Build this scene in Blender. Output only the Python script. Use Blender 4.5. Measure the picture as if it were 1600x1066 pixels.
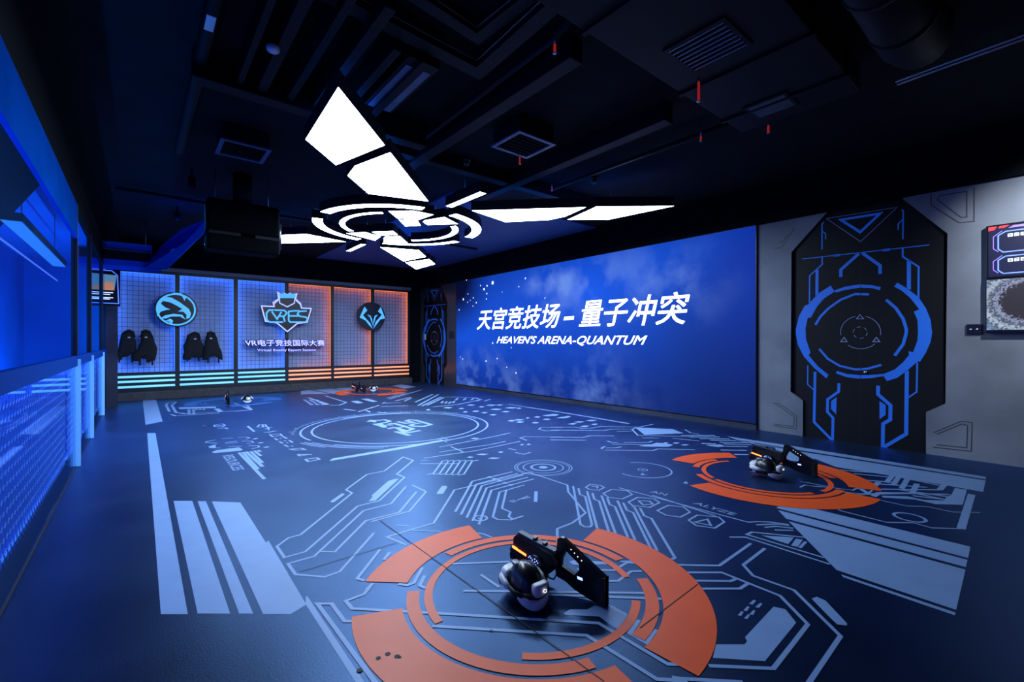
import bpy, bmesh, math, random
from math import radians, sin, cos, pi
from mathutils import Vector, Matrix
from mathutils.geometry import tessellate_polygon

for _o in list(bpy.data.objects):
    bpy.data.objects.remove(_o, do_unlink=True)
SC = bpy.context.scene
COL = SC.collection
random.seed(7)

# ------------------------------------------------------------------ camera, world, exposure
cam_d = bpy.data.cameras.new('camera'); cam = bpy.data.objects.new('camera', cam_d); COL.objects.link(cam)
cam.location = (0, 0, 1.45); cam.rotation_euler = (radians(90), 0, -radians(39.3))
cam_d.sensor_width = 36; cam_d.lens = 16.0; cam_d.shift_y = 0.0008; cam_d.clip_start = .02
SC.camera = cam
w = bpy.data.worlds.new('world'); SC.world = w; w.use_nodes = True
w.node_tree.nodes['Background'].inputs[0].default_value = (.02, .06, .25, 1)
w.node_tree.nodes['Background'].inputs[1].default_value = .02
SC.view_settings.view_transform = 'Standard'; SC.view_settings.look = 'None'
SC.view_settings.exposure = 0.0; SC.view_settings.gamma = 1.0; SC.view_settings.use_curve_mapping = False
LAMP_E = ((.70, .92, 1.18), 23.0)        # white diffusers of the ceiling lamp
UP_E = ((.02, .18, 1.0), 1.6)           # blue glow on top of the lamp
STRIP_B = ((.05, .22, 1.0), 14.0)
STRIP_O = ((1.0, .15, .012), 11.0)
TUBE_B = ((.15, .56, 1.0), 1.25)
TUBE_O = ((1.0, .30, .13), 1.15)
CORR_W = 110.0                            # blue corridor lamps, W
SPOT_W = 500.0
ADDED_BLUE_W = 420.0                          # blue ceiling lights added for the left floor, W

# ------------------------------------------------------------------ traced plan data (metres)
XR, YB, XL = 7.88, 14.65, -0.573
FLOOR_LINES = [(0.02,[(2.567,5.301),(2.124,4.855),(1.924,4.852),(1.564,4.479),(1.576,4.342),(0.936,3.652),(0.851,3.646),(0.753,3.547),(0.754,3.333),(0.885,3.334),(1.488,3.967),(1.691,3.976),(2.194,4.495),(2.179,4.653),(2.586,5.065),(2.567,5.301)]),(0.02,[(2.066,4.202),(1.743,3.838),(1.487,3.829),(0.914,3.225),(0.75,3.225),(0.752,3.046),(0.884,2.9),(0.977,2.908),(1.375,3.332)]),(0.02,[(2.073,3.99),(1.708,3.6),(1.418,3.601),(1.044,3.204),(0.97,3.265)]),(0.02,[(2.136,4.205),(2.144,3.931),(1.784,3.565),(1.442,3.556)]),(0.02,[(1.472,2.99),(1.422,3.204),(1.819,3.21),(2.384,3.801),(3.345,3.783),(3.348,3.206),(3.204,3.058),(2.923,2.587),(2.677,2.511),(2.505,2.507),(2.283,2.284)]),(0.014,[(1.565,3.359),(1.642,3.281)]),(0.014,[(1.62,3.189),(1.782,3.033)]),(0.016,[(1.981,2.832),(2.006,2.794),(2.02,2.704)]),(0.022,[(3.218,3.922),(2.672,3.917),(2.083,3.307)]),(0.022,[(3.223,3.836),(2.654,3.813),(2.085,3.222)]),(0.022,[(3.237,3.755),(2.667,3.738),(2.085,3.136)]),(0.022,[(3.215,3.659),(2.665,3.654),(2.085,3.05)]),(0.022,[(3.222,3.574),(2.658,3.565),(2.083,2.959)]),(0.02,[(3.016,3.484),(2.771,3.473),(2.439,3.117),(2.443,3.003),(2.368,2.936),(2.357,2.866)]),(0.02,[(2.771,3.473),(2.685,3.47),(2.26,3.011),(2.26,2.94),(2.338,2.868),(2.47,2.871)]),(0.014,[(2.596,3.212),(2.656,3.209)]),(0.014,[(2.597,3.179),(2.66,3.18)]),(0.014,[(2.673,3.188),(2.823,3.213)]),(0.014,[(2.727,3.184),(2.819,3.175)]),(0.032,[(2.971,3.262),(2.773,3.051)]),(0.02,[(3.21,4.571),(3.126,4.582),(2.748,4.187),(2.672,4.194)]),(0.02,[(3.153,4.618),(3.07,4.628),(2.698,4.232),(2.624,4.242)]),(0.02,[(3.096,4.665),(3.014,4.674),(2.648,4.278),(2.576,4.29)]),(0.02,[(3.038,4.712),(2.958,4.719),(2.598,4.324),(2.528,4.339)]),(0.02,[(2.981,4.758),(2.902,4.765),(2.548,4.37),(2.48,4.388)]),(0.02,[(2.924,4.805),(2.846,4.811),(2.497,4.416),(2.432,4.437)]),(0.022,[(2.576,4.875),(2.929,4.586)]),(0.012,[(2.66,5.01),(2.737,4.958)]),(0.02,[(3.364,3.142),(2.706,2.45),(2.695,2.395),(2.727,2.368),(2.77,2.386),(3.228,2.862),(3.23,2.93),(3.356,3.064)]),(0.021,[(3.36,2.956),(2.752,2.317)]),(0.021,[(3.357,2.886),(3.234,2.757),(3.229,2.696),(2.771,2.22)]),(0.021,[(3.367,2.783),(2.783,2.166)]),(0.021,[(3.361,2.71),(3.235,2.581),(3.233,2.522),(2.8,2.065)]),(0.021,[(3.371,2.602),(2.8,2.002)]),(0.021,[(3.367,2.535),(3.239,2.399),(3.235,2.332),(2.779,1.859)]),(0.021,[(3.351,2.425),(3.347,2.398),(2.777,1.803)]),(0.021,[(3.373,2.362),(3.247,2.231),(3.245,2.161),(2.776,1.668),(2.738,1.67)]),(0.018,[(3.429,3.035),(3.537,3.072),(3.597,2.991),(3.573,2.917),(3.468,2.897),(3.414,2.96),(3.429,3.035)]),(0.018,[(3.422,2.808),(3.581,2.834),(3.667,2.716),(3.614,2.616),(3.438,2.6),(3.377,2.706),(3.422,2.808)]),(0.018,[(3.414,2.513),(3.585,2.536),(3.668,2.418),(3.621,2.327),(3.448,2.316),(3.37,2.434),(3.414,2.513)]),(0.018,[(3.516,2.477),(3.583,2.406),(3.543,2.345),(3.456,2.385),(3.516,2.477)]),(0.018,[(3.501,3.022),(3.549,2.983),(3.495,2.943)]),(0.018,[(3.434,2.232),(3.62,2.239),(3.688,2.134),(3.62,2.034),(3.454,2.026),(3.397,2.123),(3.434,2.232)]),(0.018,[(3.448,1.95),(3.603,1.961),(3.7,1.825),(3.635,1.749),(3.456,1.738),(3.392,1.856),(3.448,1.95)]),(0.018,[(3.447,1.896),(3.585,1.863),(3.483,1.781),(3.447,1.896)]),(0.018,[(3.684,2.828),(3.784,1.627),(3.857,1.584),(3.93,1.511),(3.985,1.404)]),(0.018,[(3.748,2.488),(3.711,1.856)]),(0.02,[(3.777,1.562),(3.919,1.471),(3.966,1.391)]),(0.02,[(3.778,1.501),(3.868,1.452),(3.932,1.352)]),(0.02,[(3.786,1.431),(3.886,1.336)]),(0.02,[(3.815,1.235),(3.609,1.524),(3.533,1.53),(3.555,1.037)]),(0.02,[(3.387,1.591),(3.478,1.516),(3.48,0.982)]),(0.02,[(3.738,1.204),(3.59,1.195)]),(0.05,[(6.116,0.58),(4.927,0.525)]),(0.018,[(4.929,0.523),(4.774,0.67),(4.795,0.784),(4.641,0.92),(4.654,1.234),(4.725,1.315)]),(0.016,[(5.519,0.473),(5.356,0.623),(5.36,0.784),(5.24,0.901),(5.243,1.157)]),(0.035,[(6.123,1.635),(6.354,1.264)]),(0.035,[(6.079,1.49),(6.225,1.198)]),(0.035,[(5.886,1.339),(6.025,1.121)]),(0.035,[(5.822,1.236),(6.067,0.887)]),(0.035,[(5.591,1.205),(6.068,0.791)]),(0.035,[(5.282,1.267),(5.685,0.968),(5.948,0.708)]),(0.035,[(5.755,1.071),(5.848,0.713)]),(0.035,[(5.493,1.147),(5.738,0.934),(5.724,0.722)]),(0.035,[(5.631,0.925),(5.724,0.714)]),(0.035,[(6.309,1.214),(6.238,0.795)]),(0.045,[(6.319,1.206),(5.948,1.183)]),(0.045,[(6.285,1.149),(5.9,1.121)]),(0.045,[(6.276,1.074),(5.82,1.041)]),(0.045,[(6.14,0.976),(5.689,0.943)]),(0.045,[(5.911,1.24),(5.651,1.228)]),(0.045,[(6.3,0.794),(6.064,0.795)]),(0.045,[(5.493,1.147),(5.322,1.156)]),(0.045,[(5.504,1.3),(5.358,1.192)]),(0.018,[(5.087,1.689),(5.21,1.687),(5.222,1.627),(5.309,1.508),(5.383,1.329),(5.508,1.321)]),(0.018,[(5.226,1.425),(5.341,1.206),(5.528,1.21)]),(0.018,[(5.305,1.762),(5.331,1.514)]),(0.021,[(2.707,1.601),(2.904,1.429),(3.399,1.443)]),(0.021,[(3.394,1.346),(3.032,1.335),(2.939,1.235),(2.953,1.012),(2.669,0.709),(2.192,0.697)]),(0.021,[(2.639,1.532),(2.828,1.377),(2.826,1.04),(2.651,0.845),(2.174,0.827),(1.969,1.017)]),(0.021,[(2.589,1.446),(2.766,1.294),(2.817,1.285)]),(0.021,[(2.544,1.367),(2.726,1.219),(2.817,1.215)]),(0.021,[(1.778,1.082),(1.793,1.061),(1.987,0.875)]),(0.021,[(1.58,2.542),(1.888,2.328)]),(0.021,[(2.155,1.98),(2.325,1.823),(2.471,1.832),(2.74,1.574)]),(0.021,[(2.15,1.799),(2.241,1.725),(2.399,1.746),(2.456,1.706)]),(0.021,[(1.458,2.227),(2.25,1.548)]),(0.021,[(1.814,1.883),(2.275,1.451)]),(0.021,[(1.642,2.313),(1.642,2.126)]),(0.021,[(2.45,1.868),(2.521,1.817)]),(0.022,[(1.081,2.64),(0.998,2.558),(0.891,2.556),(0.893,2.461),(1.243,2.117),(1.828,1.53),(1.836,1.139),(1.877,1.105)]),(0.022,[(1.154,2.052),(1.706,1.503),(1.718,1.117),(1.81,1.03)]),(0.022,[(0.853,2.35),(0.822,2.376),(0.822,2.578),(0.761,2.628),(0.775,1.867),(0.775,1.823)]),(0.022,[(1.057,2.701),(1.03,2.752),(1.299,3.038)]),(0.022,[(1.084,2.641),(1.027,2.594)]),(0.022,[(1.332,2.955),(1.256,2.875)]),(0.022,[(1.404,2.621),(1.274,2.487),(1.231,2.488),(1.198,2.536)]),(0.022,[(1.3,2.392),(1.288,2.436),(1.367,2.523)]),(0.075,[(3.185,8.03),(3.397,8.092)]),(0.075,[(3.3,8.188),(3.293,7.901)]),(0.075,[(3.201,7.761),(3.216,7.299)]),(0.075,[(3.375,8.041),(3.519,8.043),(3.532,7.828),(3.413,7.746),(3.256,7.731)]),(0.075,[(3.293,7.764),(3.231,7.359)]),(0.075,[(3.254,7.54),(3.416,7.445)]),(0.075,[(3.202,7.17),(3.362,7.23)]),(0.075,[(3.38,7.567),(3.5,7.627)]),(0.075,[(3.5,7.627),(3.525,6.905),(3.351,6.791),(3.35,7.204)]),(0.075,[(3.2,6.881),(3.237,6.455)]),(0.075,[(3.358,7.126),(3.268,6.665)]),(0.075,[(3.275,6.659),(3.551,6.707)]),(0.075,[(3.404,7.175),(3.534,7.185)]),(0.075,[(3.623,7.713),(3.668,7.457),(3.813,7.458),(3.787,7.687),(3.884,7.744),(3.952,7.655),(3.949,7.071),(3.772,6.99),(3.646,7.108),(3.636,7.227),(3.75,7.311),(3.881,7.33)]),(0.035,[(1.007,6.864),(1.021,5.373)]),(0.035,[(1.05,6.862),(1.045,5.835)]),(0.04,[(1.089,6.864),(1.106,5.925)]),(0.035,[(1.138,6.844),(1.141,6.113)]),(0.035,[(1.183,6.855),(1.194,6.484)]),(0.035,[(1.226,6.855),(1.233,6.746)]),(0.022,[(0.862,7.974),(0.751,7.923),(0.739,7.852),(0.861,7.696)]),(0.022,[(0.951,8.013),(1.093,7.967)]),(0.022,[(1.158,7.977),(1.263,7.918),(1.283,7.804),(1.223,7.748)]),(0.022,[(0.84,7.611),(0.753,7.53),(0.758,7.416),(0.858,7.319)]),(0.022,[(0.953,7.677),(1.102,7.678)]),(0.022,[(0.943,7.598),(1.094,7.578)]),(0.022,[(1.156,7.633),(1.265,7.545),(1.273,7.415),(1.178,7.389)]),(0.022,[(0.946,7.35),(1.101,7.268)]),(0.022,[(1.177,7.235),(1.281,7.151),(1.275,7.051),(1.172,6.99)]),(0.025,[(1.027,9.426),(1.137,9.456),(1.15,9.267),(1.096,9.115),(0.999,9.239),(0.999,9.39),(1.027,9.426)]),(0.025,[(1.006,8.989),(1.147,8.917)]),(0.025,[(1.118,9.008),(1.134,8.842)]),(0.025,[(0.837,9.487),(0.887,9.424)]),(0.025,[(1.027,9.367),(1.121,9.208)]),(0.028,[(1.546,8.712),(1.617,8.943),(1.705,8.895),(1.679,8.683),(1.556,8.683)]),(0.028,[(1.663,8.906),(1.622,8.65)]),(0.028,[(1.605,8.445),(1.736,8.558)]),(0.028,[(1.695,8.647),(1.642,8.308)]),(0.028,[(1.53,8.125),(1.733,8.13)]),(0.028,[(1.599,8.088),(1.703,8.186)]),(0.028,[(1.574,7.895),(1.714,7.847),(1.705,7.712),(1.572,7.683),(1.574,7.895)]),(0.028,[(1.57,7.55),(1.573,7.376)]),(0.028,[(1.572,7.252),(1.579,7.085)]),(0.028,[(1.573,6.973),(1.59,6.808)]),(0.028,[(1.696,7.673),(1.707,7.395)]),(0.028,[(1.701,7.254),(1.706,7.06)]),(0.028,[(1.632,7.5),(1.64,7.449)]),(0.028,[(1.641,7.278),(1.65,7.229)]),(0.028,[(1.637,7.117),(1.645,7.071)]),(0.028,[(1.636,6.845),(1.644,6.801)]),(0.028,[(1.569,6.644),(1.705,6.604),(1.722,6.483),(1.615,6.536),(1.569,6.644)]),(0.028,[(1.572,6.27),(1.677,6.184),(1.716,6.153)]),(0.028,[(1.567,6.16),(1.665,6.181)]),(0.028,[(1.572,6.27),(1.577,6.152)]),(0.028,[(1.582,5.954),(1.712,5.937),(1.716,5.832),(1.577,5.813),(1.582,5.954)]),(0.05,[(0.701,13.79),(0.521,13.488),(0.471,13.106),(0.48,11.802)]),(0.05,[(0.681,13.578),(0.569,12.924),(0.579,11.555),(0.712,11.254),(1.285,11.11),(1.842,10.996),(1.9,12.04)]),(0.05,[(0.484,11.347),(0.546,11.038),(1.262,10.915)]),(0.05,[(1.535,10.938),(1.842,10.996),(1.734,12.495)]),(0.05,[(1.26,11.651),(1.288,11.14)]),(0.05,[(1.307,11.685),(1.332,11.155)]),(0.05,[(3.855,12.658),(3.815,10.894),(3.527,10.537),(3.347,10.644)]),(0.05,[(3.506,9.303),(4.239,9.954)]),(0.05,[(3.694,9.369),(3.68,9.127)]),(0.05,[(4.424,10.221),(4.816,10.075)]),(0.05,[(4.424,10.221),(4.561,10.372)]),(0.05,[(4.162,9.72),(4.712,9.466)]),(0.05,[(4.934,11.101),(5.717,11.718)]),(0.05,[(4.889,10.884),(6.601,12.372)]),(0.05,[(4.849,10.435),(5.506,10.896)]),(0.05,[(5.021,10.293),(5.412,10.71)]),(0.05,[(5.389,11.689),(5.866,11.904)]),(0.05,[(3.406,9.871),(3.522,9.51)]),(0.05,[(3.803,9.027),(3.888,8.794)]),(0.055,[(4.911,9.37),(6.37,10.984)]),(0.055,[(4.941,9.245),(6.151,10.457)]),(0.055,[(5.131,9.936),(6.247,11.084)]),(0.055,[(5.063,9.246),(6.156,10.319)]),(0.055,[(5.05,8.96),(5.69,8.937),(6.608,9.313),(6.738,9.711),(6.249,10.377)]),(0.055,[(5.525,9.392),(5.74,9.666)]),(0.055,[(5.569,9.291),(5.784,9.56)]),(0.055,[(5.621,9.205),(5.838,9.471)]),(0.055,[(5.736,9.219),(5.954,9.491)]),(0.055,[(6.074,9.629),(6.319,9.925)]),(0.055,[(6.221,9.508),(6.49,9.784)]),(0.055,[(6.39,9.418),(6.665,9.692)]),(0.055,[(6.375,9.146),(6.682,9.375)]),(0.055,[(6.52,9.027),(6.851,9.237)]),(0.04,[(6.651,8.256),(6.639,7.564),(6.697,6.906),(6.716,6.753)]),(0.07,[(6.639,7.564),(6.707,6.54),(6.708,4.922)]),(0.022,[(3.191,5.475),(4.237,5.565),(4.571,5.625)]),(0.022,[(3.046,5.228),(3.808,5.158),(4.121,5.181)]),(0.022,[(2.74,5.077),(3.478,4.99),(4.283,5.049)]),(0.022,[(3.807,4.585),(3.828,4.437),(3.963,4.458)]),(0.022,[(3.873,4.808),(3.901,4.679)]),(0.022,[(3.328,5.4),(3.296,5.037)]),(0.022,[(3.453,5.982),(3.445,5.694)]),(0.022,[(3.533,6.005),(3.528,5.75)]),(0.028,[(4.826,4.976),(5.199,4.653),(5.37,4.668),(5.656,4.434)]),(0.028,[(4.694,4.84),(5.08,4.49)]),(0.028,[(5.396,5.563),(5.723,5.295),(5.734,5.153),(5.872,5.063),(6.099,5.067),(6.538,4.64)]),(0.028,[(5.22,5.382),(5.871,4.797),(6.066,4.795),(6.311,4.573)]),(0.028,[(6.98,4.615),(6.467,4.609),(6.311,4.573),(5.972,4.221),(6.644,3.506)]),(0.028,[(5.879,4.07),(6.04,3.894)]),(0.028,[(5.964,4.618),(6.169,4.47)]),(0.028,[(6.965,4.006),(6.779,3.801),(6.793,3.663)]),(0.028,[(5.279,4.26),(5.257,4.156),(5.321,4.103)]),(0.028,[(5.391,4.046),(5.663,3.823),(5.778,3.836)]),(0.028,[(5.174,4.09),(5.589,3.711),(5.754,3.725)]),(0.028,[(4.816,3.918),(5.289,3.497),(5.414,3.513),(5.77,3.173)]),(0.028,[(4.992,4.062),(4.862,4.022),(4.847,3.985)]),(0.028,[(4.926,3.992),(5.027,3.909),(5.144,3.901)]),(0.022,[(5.543,5.406),(5.254,5.642),(5.108,5.544),(5.117,5.358),(5.38,5.247)]),(0.022,[(4.985,4.861),(4.547,5.247),(4.432,5.225),(4.401,5.035)]),(0.05,[(6.481,3.786),(6.883,3.457)]),(0.05,[(6.478,3.642),(6.828,3.355)]),(0.05,[(6.48,3.49),(6.804,3.198)]),(0.05,[(6.493,3.334),(6.768,3.083)]),(0.05,[(6.47,3.179),(6.81,2.845)]),(0.05,[(6.409,3.094),(6.652,2.818)]),(0.05,[(6.283,3.006),(6.507,2.801)]),(0.05,[(6.011,2.94),(6.262,2.714)]),(0.05,[(6.196,3.308),(6.325,3.163)]),(0.05,[(5.914,2.718),(6.047,2.597)]),(0.05,[(6.328,2.68),(6.336,2.491)]),(0.03,[(6.188,3.756),(6.324,3.406)])]
FLOOR_POLYS = [[(1.342,4.239),(1.491,4.387),(1.512,4.369),(1.503,4.341),(1.362,4.197),(1.337,4.198)],[(2.123,4.486),(2.077,4.503),(2.002,4.479),(1.689,4.154),(1.691,4.125),(1.61,4.019),(1.671,4.008)],[(2.202,3.83),(2.353,3.987),(2.391,3.957),(2.376,3.922),(2.24,3.774),(2.195,3.8)],[(2.877,3.94),(2.916,3.953),(2.937,3.909),(2.894,3.89)],[(2.88,3.858),(2.918,3.871),(2.939,3.827),(2.897,3.81)],[(2.883,3.77),(2.921,3.782),(2.941,3.739),(2.9,3.723)],[(2.88,3.676),(2.917,3.688),(2.937,3.646),(2.896,3.63)],[(2.879,3.588),(2.915,3.599),(2.935,3.559),(2.895,3.544)],[(3.602,1.452),(3.751,1.286),(3.595,1.27)],[(3.735,1.268),(3.757,1.229),(3.597,1.209),(3.585,1.248)],[(2.934,0.917),(2.978,0.904),(2.971,0.86),(2.817,0.72),(2.794,0.716),(2.768,0.749),(2.802,0.787)],[(2.606,1.117),(2.669,1.118),(2.673,1.106),(2.616,1.101)],[(2.601,1.082),(2.663,1.082),(2.667,1.07),(2.611,1.066)],[(2.521,1.109),(2.576,1.113),(2.58,1.102),(2.529,1.094)],[(2.51,1.073),(2.564,1.076),(2.567,1.066),(2.518,1.058)],[(2.451,1.108),(2.504,1.113),(2.508,1.102),(2.46,1.094)],[(2.451,1.075),(2.503,1.078),(2.507,1.068),(2.459,1.061)],[(2.683,1.02),(2.707,0.969),(2.621,0.888),(2.195,0.871),(2.034,1.031),(2.134,1.068),(2.24,0.981),(2.272,0.982),(2.297,1.003)],[(2.186,2.076),(2.223,2.081),(2.373,1.931),(2.356,1.9),(2.183,2.034)],[(1.748,1.705),(1.806,1.707),(1.875,1.648),(1.933,1.647),(2.005,1.585),(2.009,1.485),(1.978,1.469),(1.869,1.44),(1.862,1.461),(1.876,1.566),(1.748,1.687)],[(2.011,1.426),(2.015,1.406),(1.897,1.37),(1.895,1.296),(2.01,1.321),(2.015,1.304),(1.876,1.272),(1.874,1.389)],[(1.781,5.683),(1.853,5.782),(2.827,5.822),(3.46,5.861),(3.441,5.775),(2.753,5.7),(1.832,5.681)],[(0.735,7.12),(0.796,7.207),(1.057,7.207),(1.074,7.014),(1.044,6.969),(0.812,7.023),(0.746,7.044)],[(0.734,7.509),(0.791,7.575),(0.822,7.549),(0.81,7.387),(0.743,7.428)],[(1.296,7.696),(1.348,7.741),(1.389,7.699),(1.331,7.642)],[(1.303,7.342),(1.353,7.382),(1.393,7.341),(1.337,7.291)],[(1.31,6.986),(1.358,7.02),(1.396,6.982),(1.342,6.938)],[(1.416,8.898),(1.454,8.936),(1.45,8.311),(1.418,8.297)],[(0.667,12.452),(1.327,12.105),(1.294,11.807),(0.664,12.085)],[(0.786,11.896),(0.836,11.89),(0.835,11.681),(0.786,11.687)],[(0.767,11.601),(0.815,11.595),(0.814,11.396),(0.766,11.402)],[(0.748,11.32),(0.796,11.314),(0.795,11.124),(0.748,11.131)],[(0.862,11.833),(0.912,11.828),(0.91,11.62),(0.86,11.626)],[(0.841,11.54),(0.89,11.534),(0.887,11.336),(0.839,11.343)],[(0.821,11.261),(0.868,11.254),(0.866,11.066),(0.819,11.073)],[(0.921,11.893),(0.963,11.894),(0.964,11.75),(0.919,11.734)],[(0.985,11.84),(1.027,11.841),(1.027,11.699),(0.982,11.683)],[(1.049,11.788),(1.092,11.789),(1.09,11.647),(1.045,11.631)],[(3.683,14.344),(3.958,14.465),(4.106,12.976),(3.441,13.401)],[(4.041,14.468),(4.61,14.477),(4.642,12.906),(4.168,12.925)],[(4.685,14.528),(4.943,14.588),(5.247,14.417),(4.879,13.365),(4.659,13.344)],[(3.983,11.073),(4.143,11.059),(4.115,10.583),(3.948,10.568)],[(4.334,11.338),(4.513,11.318),(4.476,10.624),(4.33,10.562)],[(6.461,14.161),(6.903,14.369),(6.894,13.308),(6.324,12.963)],[(3.366,12.647),(3.421,12.417),(3.409,10.839),(3.318,10.789)],[(3.159,12.127),(3.225,12.05),(3.204,11.874),(3.135,11.931)],[(3.123,11.801),(3.186,11.725),(3.167,11.558),(3.099,11.614)],[(3.088,11.489),(3.15,11.416),(3.132,11.257),(3.065,11.311)],[(3.054,11.193),(3.115,11.122),(3.098,10.97),(3.033,11.023)],[(3.271,12.036),(3.336,11.958),(3.314,11.784),(3.245,11.841)],[(3.231,11.712),(3.295,11.636),(3.274,11.47),(3.207,11.526)],[(3.194,11.402),(3.256,11.33),(3.236,11.171),(3.17,11.226)],[(3.158,11.108),(3.219,11.037),(3.2,10.886),(3.135,10.939)],[(3.382,11.945),(3.447,11.867),(3.424,11.694),(3.355,11.751)],[(3.34,11.623),(3.404,11.547),(3.382,11.383),(3.314,11.438)],[(3.3,11.316),(3.362,11.243),(3.341,11.086),(3.275,11.14)],[(3.262,11.023),(3.322,10.952),(3.303,10.802),(3.238,10.855)],[(5.134,8.645),(5.283,8.731),(5.342,8.587),(5.194,8.504)],[(5.765,8.671),(5.924,8.767),(5.971,8.625),(5.812,8.532)],[(5.815,8.276),(5.953,8.377),(5.973,8.263),(5.836,8.165)],[(5.329,8.339),(5.455,8.438),(5.478,8.326),(5.352,8.23)],[(5.142,7.887),(5.255,7.978),(5.27,7.881),(5.158,7.792)],[(4.705,8.635),(4.811,8.744),(4.825,8.643),(4.72,8.536)],[(5.35,7.85),(5.482,7.929),(5.519,7.813),(5.387,7.736)],[(5.385,7.573),(5.509,7.652),(5.536,7.547),(5.412,7.471)],[(5.355,7.253),(5.481,7.32),(5.516,7.213),(5.39,7.148)],[(5.795,7.831),(5.971,7.887),(6.053,7.728),(5.877,7.676)],[(5.781,7.413),(5.926,7.48),(5.968,7.36),(5.824,7.295)],[(6.172,7.795),(6.365,7.846),(6.456,7.676),(6.263,7.629)],[(6.321,7.581),(6.462,7.671),(6.474,7.567),(6.334,7.48)],[(6.095,8.401),(6.28,8.475),(6.355,8.31),(6.17,8.239)],[(6.3,8.274),(6.462,8.369),(6.494,8.238),(6.333,8.146)],[(5.198,6.494),(5.318,6.541),(5.359,6.441),(5.24,6.395)],[(5.351,6.5),(5.491,6.534),(5.557,6.413),(5.417,6.38)],[(5.231,6.3),(5.355,6.34),(5.403,6.236),(5.28,6.198)],[(5.669,6.514),(5.771,6.586),(5.768,6.517),(5.667,6.446)],[(5.862,6.497),(5.986,6.556),(6.008,6.465),(5.884,6.408)],[(5.413,6.064),(5.528,6.109),(5.559,6.02),(5.445,5.976)],[(6.1,6.522),(6.259,6.559),(6.323,6.43),(6.164,6.395)],[(6.268,6.536),(6.432,6.573),(6.496,6.442),(6.333,6.407)],[(5.806,6.195),(5.936,6.239),(5.974,6.139),(5.844,6.097)],[(3.822,5.654),(3.907,5.681),(3.952,5.6),(3.867,5.574)],[(3.346,4.812),(3.428,4.816),(3.488,4.734),(3.406,4.731)],[(3.165,4.772),(3.225,4.791),(3.256,4.735),(3.197,4.716)],[(3.342,4.567),(3.425,4.566),(3.489,4.483),(3.406,4.485)],[(3.63,4.73),(3.69,4.755),(3.711,4.704),(3.651,4.679)],[(4.129,4.872),(4.191,4.907),(4.199,4.862),(4.138,4.827)],[(4.211,4.828),(4.276,4.861),(4.287,4.813),(4.223,4.781)],[(6.445,4.593),(6.531,4.578),(6.843,4.159),(6.662,3.848),(6.084,4.177)],[(5.402,3.802),(5.584,3.707),(5.743,3.718),(5.796,3.659),(5.814,3.519),(5.646,3.49),(5.4,3.707)],[(6.045,5.639),(6.197,5.667),(6.265,5.56),(6.104,5.527)],[(6.332,5.596),(6.491,5.625),(6.559,5.516),(6.391,5.483)],[(5.825,5.572),(5.961,5.607),(6.012,5.516),(5.87,5.476)],[(6.11,5.279),(6.233,5.323),(6.259,5.253),(6.129,5.204)],[(5.826,5.279),(5.957,5.309),(6.007,5.222),(5.869,5.187)],[(6.133,6.166),(6.307,6.195),(6.395,6.066),(6.212,6.031)],[(6.23,6.451),(6.388,6.504),(6.443,6.398),(6.277,6.338)],[(6.325,6.151),(6.47,6.209),(6.506,6.12),(6.354,6.057)],[(5.88,3.574),(5.982,3.587),(6.01,3.531),(5.903,3.516)],[(5.86,3.436),(5.963,3.443),(5.998,3.384),(5.888,3.374)],[(5.774,3.661),(5.866,3.682),(5.882,3.636),(5.785,3.613)],[(6.14,3.222),(6.348,3.105),(6.265,2.998),(6.15,3.062)]]
STRIPES = [[(0.094,9.256),(0.196,9.172),(0.199,2.966),(0.088,3.057)],[(0.06,14.567),(0.321,14.418),(0.326,10.43),(0.082,10.201)],[(0.24,5.16),(0.372,5.051),(0.374,2.828),(0.24,2.94)],[(0.409,5.01),(0.467,4.962),(0.469,2.75),(0.411,2.798)],[(0.508,4.925),(0.704,4.728),(0.706,3.671),(0.728,3.69),(0.712,2.66),(0.622,2.62),(0.509,2.712)],[(0.734,2.753),(0.74,2.735),(0.741,1.899),(0.74,1.809),(0.712,1.832),(0.711,1.923),(0.71,2.67)],[(4.301,1.613),(4.429,1.619),(4.528,1.503),(4.546,0.438),(4.298,0.424)],[(4.255,1.582),(4.257,0.423),(4.111,0.416),(4.099,1.462)],[(4.055,1.429),(4.064,0.413),(3.415,0.383),(3.425,0.931)],[(3.382,0.896),(3.379,0.381),(3.341,0.38),(3.352,0.876)],[(6.97,3.312),(7.024,2.412),(7.028,0.557),(6.898,0.55),(6.833,2.269),(6.846,3.118)],[(6.809,3.12),(6.75,2.241),(6.843,0.545),(6.3,0.519),(6.298,0.626),(6.293,1.171),(6.236,1.702),(6.755,2.319),(6.736,2.932)],[(6.253,0.71),(6.268,0.627),(5.663,0.593),(5.497,0.748),(5.511,0.897),(5.35,1.091),(5.404,1.111),(5.574,0.95),(5.558,0.838),(5.681,0.716),(5.804,0.72),(5.934,0.699)],[(6.364,2.526),(6.749,2.538),(6.709,2.266),(6.525,1.989),(6.206,1.979),(6.143,2.144)]]
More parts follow.
